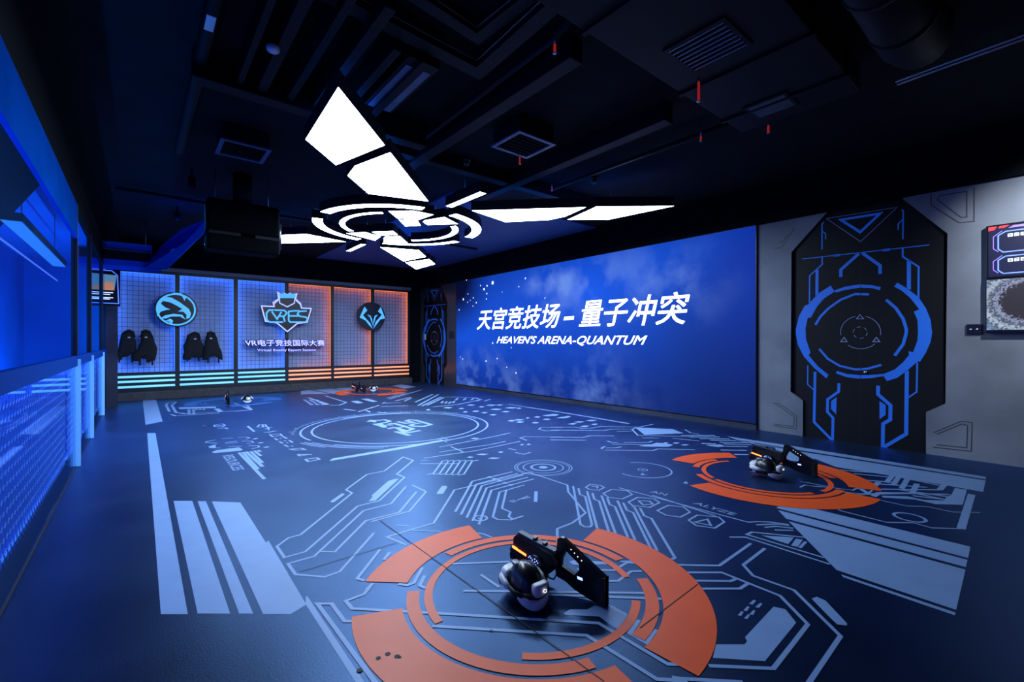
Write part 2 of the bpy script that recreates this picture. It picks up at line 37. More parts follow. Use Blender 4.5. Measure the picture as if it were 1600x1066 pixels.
LAMP = [[(1.249,3.754),(1.996,4.554),(1.781,5.43),(1.314,4.937)],[(2.12,4.689),(3.291,5.968),(2.476,6.193),(2.005,5.681),(1.961,5.313)],[(3.617,6.007),(3.635,5.139),(3.745,5.15),(3.728,6.017)],[(4.059,5.957),(5.313,4.696),(5.44,5.261),(5.377,5.583),(4.887,6.154)],[(5.416,4.576),(6.303,3.804),(6.142,4.923),(5.617,5.375)],[(4.068,9.52),(4.882,9.29),(5.392,9.895),(5.253,10.815)],[(5.359,10.936),(5.616,10.134),(6.089,10.67),(6.109,11.777)],[(3.646,10.424),(3.627,9.483),(3.729,9.464),(3.738,10.386)],[(3.052,6.816),(3.35,6.542),(3.705,6.546),(3.665,6.974),(3.334,7.109)],[(3.393,7.176),(3.674,7.036),(3.868,7.291),(3.689,7.528)],[(3.783,7.046),(3.76,6.945),(3.912,6.55),(4.327,6.788),(3.949,7.186)],[(3.057,8.724),(3.294,8.401),(3.667,8.556),(3.727,8.968)],[(3.384,8.302),(3.667,7.995),(3.86,8.199),(3.633,8.502)],[(3.767,8.643),(3.745,8.502),(3.947,8.29),(4.34,8.751),(3.93,9.004)],[(3.305,9.461),(2.051,10.722),(1.924,10.157),(1.987,9.835),(2.477,9.264)],[(1.948,10.842),(1.061,11.614),(1.222,10.495),(1.747,10.043)]]
MOTIF_POLYS = [[(2.225,2.283),(2.386,2.176),(2.522,2.018),(2.562,2.01),(2.644,1.844),(2.686,1.641),(2.686,1.579),(2.661,1.411),(2.578,1.227),(2.434,1.05),(2.278,0.905),(2.251,0.96),(2.386,1.079),(2.513,1.247),(2.485,1.285),(2.546,1.485),(2.554,1.651),(2.522,1.82),(2.481,1.819),(2.402,1.978),(2.309,2.098),(2.176,2.19)],[(2.18,2.208),(2.04,2.251),(1.871,2.266),(1.734,2.242),(1.635,2.205),(1.648,2.164),(1.747,2.203),(1.871,2.218),(2.04,2.203),(2.161,2.175)],[(1.459,2.248),(1.35,2.154),(1.242,2.034),(1.171,1.889),(1.125,1.732),(1.114,1.592),(1.108,1.588),(1.125,1.449),(1.171,1.309),(1.23,1.187),(1.248,1.197),(1.35,1.075),(1.461,0.964),(1.57,0.913),(1.618,1.001),(1.487,1.076),(1.399,1.176),(1.338,1.274),(1.344,1.325),(1.296,1.314),(1.254,1.465),(1.248,1.59),(1.254,1.737),(1.29,1.848),(1.236,1.877),(1.326,2.033),(1.412,2.136),(1.493,2.199)],[(2.161,0.988),(2.026,0.938),(1.877,0.927),(1.734,0.944),(1.602,0.98),(1.615,1.008),(1.734,0.989),(1.877,0.976),(2.026,0.985),(2.146,1.024)],[(2.15,0.641),(2.218,0.573),(2.221,0.457),(2.155,0.381)],[(1.65,0.63),(1.582,0.58),(1.585,0.448),(1.65,0.379)]]
MOTIF_LINES = [(0.032,[(1.768,2.116),(1.926,2.134),(2.099,2.065),(2.248,1.951),(2.355,1.831),(2.421,1.707)]),(0.035,[(1.579,2.027),(1.474,1.906),(1.399,1.758),(1.365,1.613),(1.368,1.561),(1.399,1.417),(1.487,1.262)]),(0.03,[(2.371,1.344),(2.263,1.2),(2.113,1.099),(1.926,1.055),(1.788,1.07),(1.631,1.132)]),(0.035,[(2.099,3.23),(1.644,3.222),(1.868,3.007),(2.099,3.23)]),(0.007,[(2.278,3.286),(1.461,3.266),(1.864,2.871),(2.278,3.286)]),(0.016,[(2.335,2.835),(2.335,3.22),(2.309,3.242)]),(0.014,[(2.335,3.113),(2.289,3.06),(2.289,2.979)]),(0.016,[(1.402,2.824),(1.397,3.2),(1.414,3.219)]),(0.014,[(1.399,3.091),(1.449,3.042),(1.451,2.962)]),(0.012,[(2.595,2.728),(1.137,2.705)]),(0.032,[(2.19,2.72),(2.11,2.719)]),(0.032,[(1.615,2.71),(1.537,2.709)]),(0.04,[(2.099,2.396),(2.099,2.501),(1.884,2.704)]),(0.04,[(1.843,2.707),(1.644,2.503),(1.644,2.387)]),(0.018,[(2.332,2.723),(2.332,2.61),(2.497,2.459),(2.501,2.048)]),(0.04,[(2.399,2.538),(2.402,2.15)]),(0.02,[(1.403,2.701),(1.403,2.592),(1.242,2.435),(1.244,2.027)]),(0.042,[(1.34,2.527),(1.34,2.145)]),(0.016,[(2.522,1.092),(2.525,0.798),(2.446,0.722)]),(0.036,[(2.426,0.996),(2.438,0.233),(2.202,-0.009),(2.195,0.328),(2.266,0.408),(2.263,0.595),(2.125,0.722),(2.121,0.845)]),(0.018,[(1.256,1.181),(1.262,0.791),(1.346,0.709)]),(0.042,[(1.36,1.066),(1.368,0.22),(1.615,-0.008),(1.611,0.322),(1.534,0.389),(1.531,0.585),(1.667,0.723),(1.665,0.844)]),(0.01,[(2.059,1.515),(2.099,1.452),(2.023,1.452),(2.059,1.515)]),(0.01,[(1.685,1.512),(1.723,1.452),(1.648,1.452),(1.685,1.512)]),(0.01,[(1.871,1.836),(1.91,1.778),(1.829,1.775),(1.871,1.836)]),(0.007,[(2.095,1.651),(2.076,1.697),(2.049,1.738),(2.013,1.772),(1.971,1.798),(1.924,1.813)]),(0.007,[(1.804,1.808),(1.759,1.789),(1.72,1.761),(1.687,1.726),(1.661,1.685),(1.645,1.64),(1.637,1.593),(1.64,1.545)]),(0.007,[(1.702,1.42),(1.739,1.389),(1.781,1.367),(1.827,1.354),(1.876,1.351),(1.924,1.358),(1.971,1.375),(2.013,1.402)]),(0.007,[(2.099,1.547),(2.103,1.597),(2.096,1.647)]),(0.007,[(1.788,1.58),(1.79,1.563),(1.795,1.547),(1.803,1.533)]),(0.007,[(1.828,1.51),(1.843,1.504),(1.859,1.5),(1.876,1.5)]),(0.007,[(1.908,1.511),(1.922,1.521),(1.933,1.534),(1.942,1.549)]),(0.007,[(1.949,1.583),(1.947,1.6),(1.942,1.616),(1.933,1.631)]),(0.007,[(1.908,1.653),(1.893,1.659),(1.876,1.663),(1.859,1.662)]),(0.007,[(1.828,1.651),(1.814,1.641),(1.803,1.628),(1.795,1.613)])]
MOTIF_SHIFT = 12.051
MOTIF_C = (1.863,1.584)
G1 = [(2.263,3.368),(2.736,2.852),(2.75,0.671),(2.578,0.546),(2.582,0.008)]
G2 = [(1.406,3.35),(0.962,2.815),(0.982,0.667),(1.165,0.54),(1.165,0.01)]
GROOVES = [[(2.997,0.462),(2.908,0.466),(2.661,0.302),(2.669,0.096),(2.997,0.106)],[(2.953,0.434),(2.926,0.437),(2.694,0.279),(2.702,0.129),(2.988,0.13)],[(1.093,0.284),(0.84,0.465),(0.742,0.463),(0.75,0.109),(1.099,0.098)],[(1.059,0.271),(0.829,0.436),(0.782,0.421),(0.79,0.146),(1.065,0.135)],[(1.116,3.363),(1.116,3.209),(0.856,2.928),(0.727,2.921),(0.727,3.331)],[(1.059,3.265),(1.031,3.311),(0.79,3.303),(0.79,2.985),(0.84,2.992),(1.059,3.265)],[(2.979,2.953),(2.9,2.94),(2.865,2.963),(2.694,3.225)],[(2.917,3.029),(2.865,3.039),(2.779,3.137)]]
TITLE = {'a':[(11.222,1.814),(7.814,1.795),(11.106,2.406),(7.749,2.347)],'dash':[(7.631,1.96),(7.294,1.97),(7.6,2.05),(7.28,2.054)],'b':[(7.131,1.791),(4.481,1.784),(7.052,2.394),(4.417,2.328)],'sub':[(10.259,1.378),(5.372,1.357),(10.2,1.603),(5.342,1.582)]}
STARS = [(11.682,3.433),(11.794,3.371),(10.442,3.142),(10.715,3.082),(10.864,2.997),(11.046,3.121),(10.727,2.855),(11.715,2.925),(11.97,2.78),(11.422,2.785),(11.583,2.723),(11.728,2.674),(11.263,2.628),(11.435,2.537),(12.211,2.463),(10.007,2.84),(9.281,2.92),(9.013,3.116),(8.269,2.543),(10.745,2.699),(12.143,0.973),(12.006,0.913),(10.764,0.885),(9.795,0.751),(9.397,0.613),(9.601,1.29),(10.229,0.978),(10.444,1.413)]
EAGLE_C = (0.734,2.283)
EAGLE = [[(0.535,2.595),(0.634,2.582),(0.813,2.467),(0.995,2.309),(1.041,2.198),(1.018,2.084),(0.938,2.039),(0.949,2.152),(0.881,2.233),(0.768,2.229),(0.858,2.302),(0.723,2.393),(0.612,2.456),(0.459,2.489),(0.416,2.418),(0.503,2.327),(0.612,2.277),(0.524,2.259),(0.416,2.214),(0.351,2.089),(0.321,2.25),(0.362,2.415),(0.437,2.529)],[(0.416,2.05),(0.503,2.122),(0.679,2.169),(0.858,2.149),(0.927,2.025),(0.813,2.105),(0.634,2.099),(0.503,2.039)],[(0.503,1.984),(0.612,2.043),(0.668,1.989),(0.634,1.892),(0.546,1.903),(0.612,1.96)],[(0.524,2.616),(0.679,2.709),(0.836,2.706),(0.938,2.601),(0.904,2.514),(0.858,2.624),(0.746,2.686),(0.612,2.649)]]
WOLF_C = (5.913,2.291)
WOLF = [[(5.677,2.599),(5.767,2.48),(5.623,2.316),(5.749,2.179),(5.858,2.076),(5.95,1.883),(5.822,2.004),(5.713,2.143),(5.516,2.242)],[(6.229,2.608),(6.381,2.235),(6.21,2.194),(6.098,2.047),(5.968,1.883),(6.061,2.117),(6.173,2.246),(6.267,2.358),(6.135,2.46)],[(5.767,2.339),(5.877,2.307),(5.932,2.185),(5.957,1.972),(5.913,2.113),(5.858,2.254)],[(6.135,2.353),(6.024,2.313),(5.987,2.187),(5.961,1.972),(6.009,2.116),(6.053,2.26)]]
CREST = [(2.642,2.465),(2.988,2.467),(2.96,2.59),(3.116,2.708),(3.087,2.904),(3.187,2.838),(3.274,2.892),(3.361,2.85),(3.449,2.904),(3.523,2.861),(3.633,2.9),(3.597,2.737),(3.747,2.601),(3.777,2.457),(4.07,2.455),(3.946,2.009),(3.657,1.97),(3.361,1.702),(3.059,1.971),(2.751,2.009)]
CREST_CROWN = [(3.144,2.826),(3.274,2.876),(3.361,2.834),(3.449,2.888),(3.591,2.849),(3.567,2.745),(3.158,2.72)]
CREST_LINES = [(0.03,[(3.138,2.82),(3.158,2.576),(3.361,2.479),(3.552,2.597),(3.582,2.849)]),(0.025,[(3.002,2.462),(3.016,2.556),(3.13,2.669)]),(0.025,[(3.747,2.466),(3.711,2.574),(3.591,2.683)])]
CREST_LETTERS = [(0.045,[(3.002,2.368),(2.876,2.362),(2.812,2.273),(2.812,2.088),(2.89,2.016),(3.245,2.026)]),(0.045,[(2.946,2.325),(3.087,2.112),(3.201,2.32)]),(0.045,[(3.016,2.369),(3.288,2.368),(3.346,2.295),(3.274,2.197),(3.158,2.193)]),(0.045,[(3.25,2.196),(3.294,2.04)]),(0.045,[(3.508,2.365),(3.396,2.344),(3.396,2.074),(3.449,2.031)]),(0.045,[(3.396,2.211),(3.672,2.221)]),(0.045,[(3.9,2.382),(3.687,2.36),(3.636,2.274),(3.717,2.206),(3.869,2.199),(3.924,2.132),(3.869,2.043),(3.419,2.03)]),(0.045,[(3.508,2.365),(3.687,2.373)])]
LETTER1 = [(2.294,1.331),(4.434,1.325),(2.268,1.515)]
LETTER2 = [(2.588,1.159),(4.179,1.149),(2.574,1.25)]
VESTS = [[(-0.339,1.658),(-0.269,1.725),(-0.209,1.726),(-0.118,1.674),(-0.068,1.463),(-0.057,1.252),(-0.068,1.172),(-0.149,1.147),(-0.229,1.083),(-0.319,1.072),(-0.339,1.007),(-0.456,1.01),(-0.466,1.088),(-0.408,1.23),(-0.378,1.437)],[(0.045,1.676),(0.118,1.731),(0.202,1.719),(0.265,1.598),(0.297,1.437),(0.346,1.301),(0.339,1.166),(0.307,0.977),(0.244,0.979),(0.191,0.927),(0.128,0.942),(0.128,1.022),(0.035,1.051),(-0.016,0.972),(-0.139,0.976),(-0.149,1.121),(-0.047,1.251),(0.014,1.437)],[(0.969,1.632),(1.084,1.695),(1.177,1.691),(1.236,1.606),(1.283,1.436),(1.342,1.321),(1.354,1.15),(1.318,1.036),(1.061,1.042),(1.038,0.972),(0.878,0.976),(0.867,1.074),(0.901,1.185),(0.878,1.353),(0.935,1.464)],[(1.39,1.679),(1.462,1.709),(1.559,1.681),(1.62,1.552),(1.657,1.348),(1.718,1.202),(1.743,1.085),(1.743,0.939),(1.657,1.0),(1.583,1.059),(1.462,1.047),(1.39,0.963),(1.283,0.966),(1.318,1.15),(1.342,1.436)]]
GUN = {'receiver':[(0.6405,0.2096),(0.6129,0.2367),(0.3336,0.1973),(0.3028,0.1613),(0.3028,0.1273),(0.3894,0.0478),(0.4835,0.0581),(0.5511,0.0784),(0.6685,0.0664),(0.6725,0.1022),(0.6445,0.1473)],'loop':[(0.3164,0.2848),(0.296,0.3018),(0.2758,0.2989),(0.0005,0.1605),(0.0005,0.0004),(0.0993,0.0063),(0.2001,0.0275),(0.2658,0.055),(0.3267,0.0628),(0.3336,0.1289),(0.3198,0.156),(0.3267,0.1937)],'hole':[(0.2591,0.2336),(0.1681,0.1811),(0.1681,0.1483),(0.2001,0.1103),(0.2926,0.1362),(0.2893,0.1711)],'butt':[(0.0508,0.133),(0.0299,0.1517),(0.0005,0.1605),(0.0005,0.0004),(0.0448,-0.0003)],'strip':[(0.6445,0.1503),(0.5359,0.1279)],'leds':[(0.2209,0.2504),(0.1982,0.2362),(0.1764,0.2224),(0.151,0.2083)],'cl':[(0.4909,0.1444),(0.4724,0.1264),(0.4541,0.1379),(0.4396,0.1306),(0.4323,0.1211),(0.4541,0.1203),(0.4835,0.1348),(0.4251,0.0826),(0.4835,0.0699),(0.4614,0.0563),(0.502,0.1351),(0.4468,0.1049)],'hooks':[(0.4909,0.2183),(0.4179,0.207),(0.3683,0.1812)],'label':[(0.1617,0.1038)]}
GUN_O = [1.975,1.596]
GUN_D = [-0.1835,0.983]
BAYS = [(-0.44,0.711),(0.812,2.018),(2.125,3.32),(3.424,4.642),(4.744,5.94),(6.061,7.268)]
ARROWS = [[(4.228,2.964),(4.31,2.967),(4.258,2.939),(4.278,2.9),(4.225,2.92)],[(4.308,2.5),(4.4,2.513),(4.326,2.451),(4.314,2.47)]]
LEAF_C = (4.916,0.828)
FLOOR_TEXT = [('AN',((3.799,2.548),(3.829,2.399),(3.867,2.56))),('ALYZE',((3.83,2.132),(3.827,1.771),(3.9,2.122))),('RESOURCES',((0.811,6.816),(0.81,5.938),(0.928,6.798)))]
SEAMS = [[(1.508,3.527),(1.531,1.252)],[(0.785,3.065),(1.434,3.065)],[(1.957,1.37),(2.576,1.399)]]
SPOTS = [(0.89,1.996,0.013),(0.845,1.997,0.012),(0.916,1.954,0.013),(0.923,1.941,0.008),(0.75,1.976,0.013),(1.362,1.829,0.007)]


# ------------------------------------------------------------------ materials
MATS = {}
def mat(name, base=(.5, .5, .5), rough=.5, metal=0.0, spec=.5, emit=None, var=0.0, vscale=6.0, bump=0.0, bscale=40.0, coat=0.0, tint=None):
    if name in MATS: return MATS[name]
    m = bpy.data.materials.new(name); m.use_nodes = True
    nt = m.node_tree; b = nt.nodes['Principled BSDF']
    b.inputs['Base Color'].default_value = (*base, 1); b.inputs['Roughness'].default_value = rough
    b.inputs['Metallic'].default_value = metal; b.inputs['Specular IOR Level'].default_value = spec
    b.inputs['Coat Weight'].default_value = coat
    if tint: b.inputs['Specular Tint'].default_value = (*tint, 1)
    if emit:
        b.inputs['Emission Color'].default_value = (*emit[0], 1); b.inputs['Emission Strength'].default_value = emit[1]
    tc = nt.nodes.new('ShaderNodeTexCoord')
    if var:
        n = nt.nodes.new('ShaderNodeTexNoise'); n.inputs['Scale'].default_value = vscale; n.inputs['Detail'].default_value = 6
        nt.links.new(tc.outputs['Object'], n.inputs['Vector'])
        r = nt.nodes.new('ShaderNodeValToRGB')
        r.color_ramp.elements[0].position = .3; r.color_ramp.elements[1].position = .7
        r.color_ramp.elements[0].color = (*[c * (1 - var) for c in base], 1); r.color_ramp.elements[1].color = (*[min(1, c * (1 + var)) for c in base], 1)
        nt.links.new(n.outputs['Fac'], r.inputs['Fac']); nt.links.new(r.outputs['Color'], b.inputs['Base Color'])
    if bump:
        n2 = nt.nodes.new('ShaderNodeTexNoise'); n2.inputs['Scale'].default_value = bscale; n2.inputs['Detail'].default_value = 4
        nt.links.new(tc.outputs['Object'], n2.inputs['Vector'])
        bp = nt.nodes.new('ShaderNodeBump'); bp.inputs['Strength'].default_value = bump; bp.inputs['Distance'].default_value = .01
        nt.links.new(n2.outputs['Fac'], bp.inputs['Height']); nt.links.new(bp.outputs['Normal'], b.inputs['Normal'])
    MATS[name] = m
    return m

def floor_material():
    m = bpy.data.materials.new('blue_black_vinyl'); m.use_nodes = True; nt = m.node_tree; N = nt.nodes; Lk = nt.links
    N.remove(N['Principled BSDF']); out = N['Material Output']
    tc = N.new('ShaderNodeTexCoord')
    n1 = N.new('ShaderNodeTexNoise'); n1.inputs['Scale'].default_value = 1.7; n1.inputs['Detail'].default_value = 7; Lk.new(tc.outputs['Object'], n1.inputs['Vector'])
    r1 = N.new('ShaderNodeValToRGB'); r1.color_ramp.elements[0].position = .3; r1.color_ramp.elements[1].position = .7
    r1.color_ramp.elements[0].color = (.0020, .0050, .020, 1); r1.color_ramp.elements[1].color = (.0040, .0085, .032, 1); Lk.new(n1.outputs['Fac'], r1.inputs['Fac'])
    d = N.new('ShaderNodeBsdfDiffuse'); Lk.new(r1.outputs['Color'], d.inputs['Color'])
    g = N.new('ShaderNodeBsdfGlossy'); g.inputs['Color'].default_value = (.30, .50, .92, 1)
    rr = N.new('ShaderNodeMapRange'); rr.inputs[3].default_value = .29; rr.inputs[4].default_value = .40; Lk.new(n1.outputs['Fac'], rr.inputs[0]); Lk.new(rr.outputs[0], g.inputs['Roughness'])
    fr = N.new('ShaderNodeFresnel'); fr.inputs['IOR'].default_value = 1.62
    n2 = N.new('ShaderNodeTexNoise'); n2.inputs['Scale'].default_value = 90; n2.inputs['Detail'].default_value = 4; Lk.new(tc.outputs['Object'], n2.inputs['Vector'])
    bp = N.new('ShaderNodeBump'); bp.inputs['Strength'].default_value = .08; bp.inputs['Distance'].default_value = .01; Lk.new(n2.outputs['Fac'], bp.inputs['Height'])
    for q in (d, g, fr): Lk.new(bp.outputs['Normal'], q.inputs['Normal'])
    mx = N.new('ShaderNodeMixShader'); Lk.new(fr.outputs[0], mx.inputs[0]); Lk.new(d.outputs[0], mx.inputs[1]); Lk.new(g.outputs[0], mx.inputs[2]); Lk.new(mx.outputs[0], out.inputs['Surface'])
    return m
M_floor = floor_material()
M_print = mat('light_blue_print', (.23, .37, .65), .42, spec=.4, var=.05, vscale=5, tint=(.4, .6, 1.0))
M_bring = mat('blue_ring_print', (.03, .13, .52), .42, spec=.4, var=.05, vscale=5, tint=(.4, .6, 1.0))
M_orange = mat('orange_print', (.96, .105, .006), .45, spec=.3, var=.06, vscale=4)
M_seam = mat('dark_seam', (.004, .006, .012), .7)
M_black = mat('black_paint', (.004, .005, .008), .9, spec=.1, var=.3, vscale=4, bump=.05)
M_ceil = mat('black_ceiling', (.004, .005, .009), .9, spec=.2, var=.4, vscale=3, bump=.2, bscale=12)
M_duct = mat('dark_duct', (.005, .0055, .009), .6, spec=.2, var=.3, vscale=5, bump=.05)
M_duct_lit = mat('lamplit_duct_face', (.14, .17, .28), .45, var=.2)
M_gmetal = mat('galvanised_conduit', (.30, .32, .34), .35, metal=.8)
M_grey = mat('grey_wall_panel', (.19, .205, .245), .6, spec=.3, var=.22, vscale=1.6, bump=.06, bscale=14)
M_groove = mat('panel_groove', (.05, .05, .06), .6)
M_darkpan = mat('dark_wall_panel', (.04, .04, .055), .22, var=.2, vscale=2)
M_door = mat('black_door', (.005, .0045, .006), .55, spec=.25, var=.2, vscale=9)
M_motif = mat('glowing_door_print', (.02, .16, .72), .45, emit=((.01, .12, .7), .12))  # a faint glow of its own is put into the print
M_motif2 = mat('pale_door_print', (.30, .34, .62), .45)
M_frame = mat('rack_frame', (.012, .014, .02), .45)
M_board = mat('rack_board', (.36, .46, .72), .65, spec=.15, var=.08, vscale=3)
M_wire = mat('black_wire', (.01, .012, .02), .4)
M_kerb = mat('kerb_stone', (.055, .05, .055), .7, var=.3, vscale=12, bump=.2)
M_sb = mat('blue_led_strip', (.1, .2, .6), .5, emit=STRIP_B)
M_so = mat('orange_led_strip', (.6, .2, .1), .5, emit=STRIP_O)
M_vb = mat('blue_edge_strip', (.1, .2, .6), .5, emit=((.06, .24, 1.0), 1.15))
M_vo = mat('orange_edge_strip', (.6, .2, .1), .5, emit=((1.0, .24, .04), 1.1))
M_tb = mat('blue_light_tube', (.3, .5, .6), .4, emit=TUBE_B)
M_to = mat('orange_light_tube', (.6, .4, .3), .4, emit=TUBE_O)
M_sign = mat('sign_black', (.006, .007, .016), .35)
M_cyan = mat('sign_cyan', (.1, .4, .7), .5, emit=((.07, .42, .95), .9))
M_lav = mat('sign_lavender', (.4, .4, .8), .5, emit=((.42, .46, 1.0), 1.1))
M_lamp = mat('lamp_diffuser', (.8, .85, .9), .5, emit=LAMP_E)
M_up = mat('lamp_uplight', (.1, .2, .6), .5, emit=UP_E)
M_hous = mat('lamp_housing', (.008, .009, .014), .45)
M_fabric = mat('black_fabric', (.006, .006, .009), .85, bump=.3, bscale=120)
M_bplast = mat('black_plastic', (.008, .008, .011), .28, spec=.6)
M_rubber = mat('black_rubber', (.010, .010, .012), .7)
M_white = mat('white_plastic', (.72, .74, .78), .32)
M_glow = mat('power_light', (1, 1, 1), .5, emit=((.9, .95, 1), 1.3))
M_orled = mat('orange_gun_light', (1, .3, .1), .5, emit=((1, .16, .03), 5))
M_blled = mat('blue_status_led', (.2, .3, 1), .5, emit=((.15, .22, 1), 5))
M_red = mat('glowing_red_tag', (.75, .03, .02), .45, emit=((1, .03, .02), .25))  # tag glows faintly by itself, though it is no lamp
M_steel = mat('steel', (.5, .52, .55), .3, metal=1)
M_corr = mat('blue_corridor_paint', (.01, .25, .70), .7, spec=.1, var=.1, vscale=1)
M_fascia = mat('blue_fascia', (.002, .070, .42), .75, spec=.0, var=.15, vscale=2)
M_fin = mat('edge_lit_glass', (.3, .6, .9), .2, emit=((.04, .26, .80), .45))
M_net = mat('pale_wire_net', (.45, .62, .95), .4)
M_netback = mat('blue_backing', (.03, .16, .75), .5)
M_scr = mat('screen_black', (.004, .004, .008), .3)
M_neon = mat('screen_neon', (.2, .3, .9), .5, emit=((.10, .20, .95), .9))
M_neonv = mat('screen_violet', (.3, .2, .9), .5, emit=((.22, .10, .70), .7))
M_scrw = mat('screen_white', (.9, .9, 1), .5, emit=((.78, .85, .95), .95))
M_scrr = mat('screen_red', (.8, .05, .05), .5, emit=((.8, .02, .03), .9))
M_scro = mat('screen_amber', (.6, .3, .1), .5, emit=((.45, .15, .05), .8))

def glass(name, tint, gloss, rough, fres=True, fac=.2, ior=1.45):
    m = bpy.data.materials.new(name); m.use_nodes = True; nt = m.node_tree
    nt.nodes.remove(nt.nodes['Principled BSDF']); out = nt.nodes['Material Output']
    t = nt.nodes.new('ShaderNodeBsdfTransparent'); t.inputs[0].default_value = (*tint, 1)
    g = nt.nodes.new('ShaderNodeBsdfGlossy'); g.inputs['Color'].default_value = (*gloss, 1); g.inputs['Roughness'].default_value = rough
    mx = nt.nodes.new('ShaderNodeMixShader')
    if fres:
        fr = nt.nodes.new('ShaderNodeFresnel'); fr.inputs['IOR'].default_value = ior; nt.links.new(fr.outputs[0], mx.inputs[0])
    else: mx.inputs[0].default_value = fac
    nt.links.new(t.outputs[0], mx.inputs[1]); nt.links.new(g.outputs[0], mx.inputs[2]); nt.links.new(mx.outputs[0], out.inputs['Surface'])
    return m
M_glass = glass('clear_glass', (.70, .84, 1), (.75, .86, 1), .02, False, .26)
M_frost = glass('frosted_blue_glass', (.62, .80, 1), (.2, .45, 1), .4, False, .02)

# ------------------------------------------------------------------ mesh helpers
def link(name, me, m=None, parent=None, smooth=False):
    o = bpy.data.objects.new(name, me); COL.objects.link(o)
    if m: me.materials.append(m)
    if parent: o.parent = parent
    if smooth:
        for p in me.polygons: p.use_smooth = True
    return o
def from_bm(name, bm, m=None, parent=None, smooth=False):
    bmesh.ops.recalc_face_normals(bm, faces=bm.faces)
    me = bpy.data.meshes.new(name); bm.to_mesh(me); bm.free()
    return link(name, me, m, parent, smooth)
def add_box(bm, lo, hi, mtx=None):
    v = [bm.verts.new((x, y, z)) for x in (lo[0], hi[0]) for y in (lo[1], hi[1]) for z in (lo[2], hi[2])]
    if mtx:
        for q in v: q.co = mtx @ q.co
    for f in ((0, 1, 3, 2), (4, 6, 7, 5), (0, 4, 5, 1), (2, 3, 7, 6), (0, 2, 6, 4), (1, 5, 7, 3)): bm.faces.new([v[i] for i in f])
    return v
def box(name, lo, hi, m, parent=None, bev=0.0):
    bm = bmesh.new(); add_box(bm, lo, hi)
    if bev: bmesh.ops.bevel(bm, geom=list(bm.edges), offset=bev, segments=2, affect='EDGES', profile=.5)
    return from_bm(name, bm, m, parent)
def add_tube(bm, pts, r, n=8, r2=None, cap=True):
    pts = [Vector(p) for p in pts]; rings = []
    for i, p in enumerate(pts):
        d = (pts[min(i + 1, len(pts) - 1)] - pts[max(i - 1, 0)]).normalized()
        up = Vector((0, 0, 1)) if abs(d.z) < .95 else Vector((1, 0, 0))
        a = d.cross(up).normalized(); b = a.cross(d).normalized()
        ra = r[i] if isinstance(r, (list, tuple)) else r
        rb = (r2[i] if isinstance(r2, (list, tuple)) else r2) if r2 else ra
        rings.append([bm.verts.new(p + a * ra * cos(2 * pi * k / n) + b * rb * sin(2 * pi * k / n)) for k in range(n)])
    for q, s in zip(rings, rings[1:]):
        for k in range(n): bm.faces.new((q[k], q[(k + 1) % n], s[(k + 1) % n], s[k]))
    if cap: bm.faces.new(rings[0][::-1]); bm.faces.new(rings[-1])
def tube(name, pts, r, m, parent=None, n=8, r2=None):
    bm = bmesh.new(); add_tube(bm, pts, r, n, r2); return from_bm(name, bm, m, parent, True)
def sgp(v, e): return math.copysign(abs(v) ** e, v)
def add_super(bm, c, r, e1=.5, e2=.5, nu=20, nv=12, cut=None, mtx=None):
    rows = []
    for j in range(nv + 1):
        ph = -pi / 2 + pi * j / nv; row = []
        for i in range(nu):
            th = 2 * pi * i / nu
            p = Vector((r[0] * sgp(cos(ph), e1) * sgp(cos(th), e2), r[1] * sgp(cos(ph), e1) * sgp(sin(th), e2), r[2] * sgp(sin(ph), e1)))
            if cut: p = cut(p)
            p = Vector(c) + p
            row.append(bm.verts.new(mtx @ p if mtx else p))
        rows.append(row)
    for a, b in zip(rows, rows[1:]):
        for i in range(nu): bm.faces.new((a[i], a[(i + 1) % nu], b[(i + 1) % nu], b[i]))
    bmesh.ops.remove_doubles(bm, verts=bm.verts, dist=1e-5)
def superq(name, c, r, m, parent=None, e1=.5, e2=.5, nu=20, nv=12, cut=None, mtx=None):
    bm = bmesh.new(); add_super(bm, c, r, e1, e2, nu, nv, cut, mtx); return from_bm(name, bm, m, parent, True)
# maps from plane coordinates (u, v) and depth d towards the room
def P_floor(d=0.0): return lambda u, v, e=0.0: Vector((u, v, d + e))
def P_right(d=0.0): return lambda u, v, e=0.0: Vector((XR - d - e, u, v))
def P_back(Y): return lambda u, v, e=0.0: Vector((u, Y - e, v))
def rib(pts, wd):
    closed = len(pts) > 3 and (Vector(pts[0]) - Vector(pts[-1])).length < 1e-4
    p = [Vector((a, b)) for a, b in pts]
    if closed: p = p[:-1]
    n = len(p); L = []; Rr = []
    for i in range(n):
        if closed: a, b = p[i - 1], p[(i + 1) % n]
        else: a, b = p[max(i - 1, 0)], p[min(i + 1, n - 1)]
        d1 = (p[i] - a); d2 = (b - p[i])
        if d1.length < 1e-7: d1 = d2
        if d2.length < 1e-7: d2 = d1
        d1 = d1.normalized(); d2 = d2.normalized()
        t = d1 + d2
        t = t.normalized() if t.length > 1e-4 else d1
        nn = Vector((-t.y, t.x)); k = max(.4, nn.dot(Vector((-d1.y, d1.x))))
        off = nn * (wd / 2 / k); L.append(p[i] + off); Rr.append(p[i] - off)
    q = []
    for i in range(n if closed else n - 1):
        j = (i + 1) % n; q.append([L[i], L[j], Rr[j], Rr[i]])
    return q
def flat(name, polys, pm, m, parent=None):
    bm = bmesh.new()
    for pl in polys:
        vs = [bm.verts.new(pm(a, b)) for a, b in pl]
        if len(vs) <= 4: bm.faces.new(vs)
        else:
            for t in tessellate_polygon([[Vector((a, b, 0)) for a, b in pl]]): bm.faces.new([vs[i] for i in t])
    return from_bm(name, bm, m, parent)
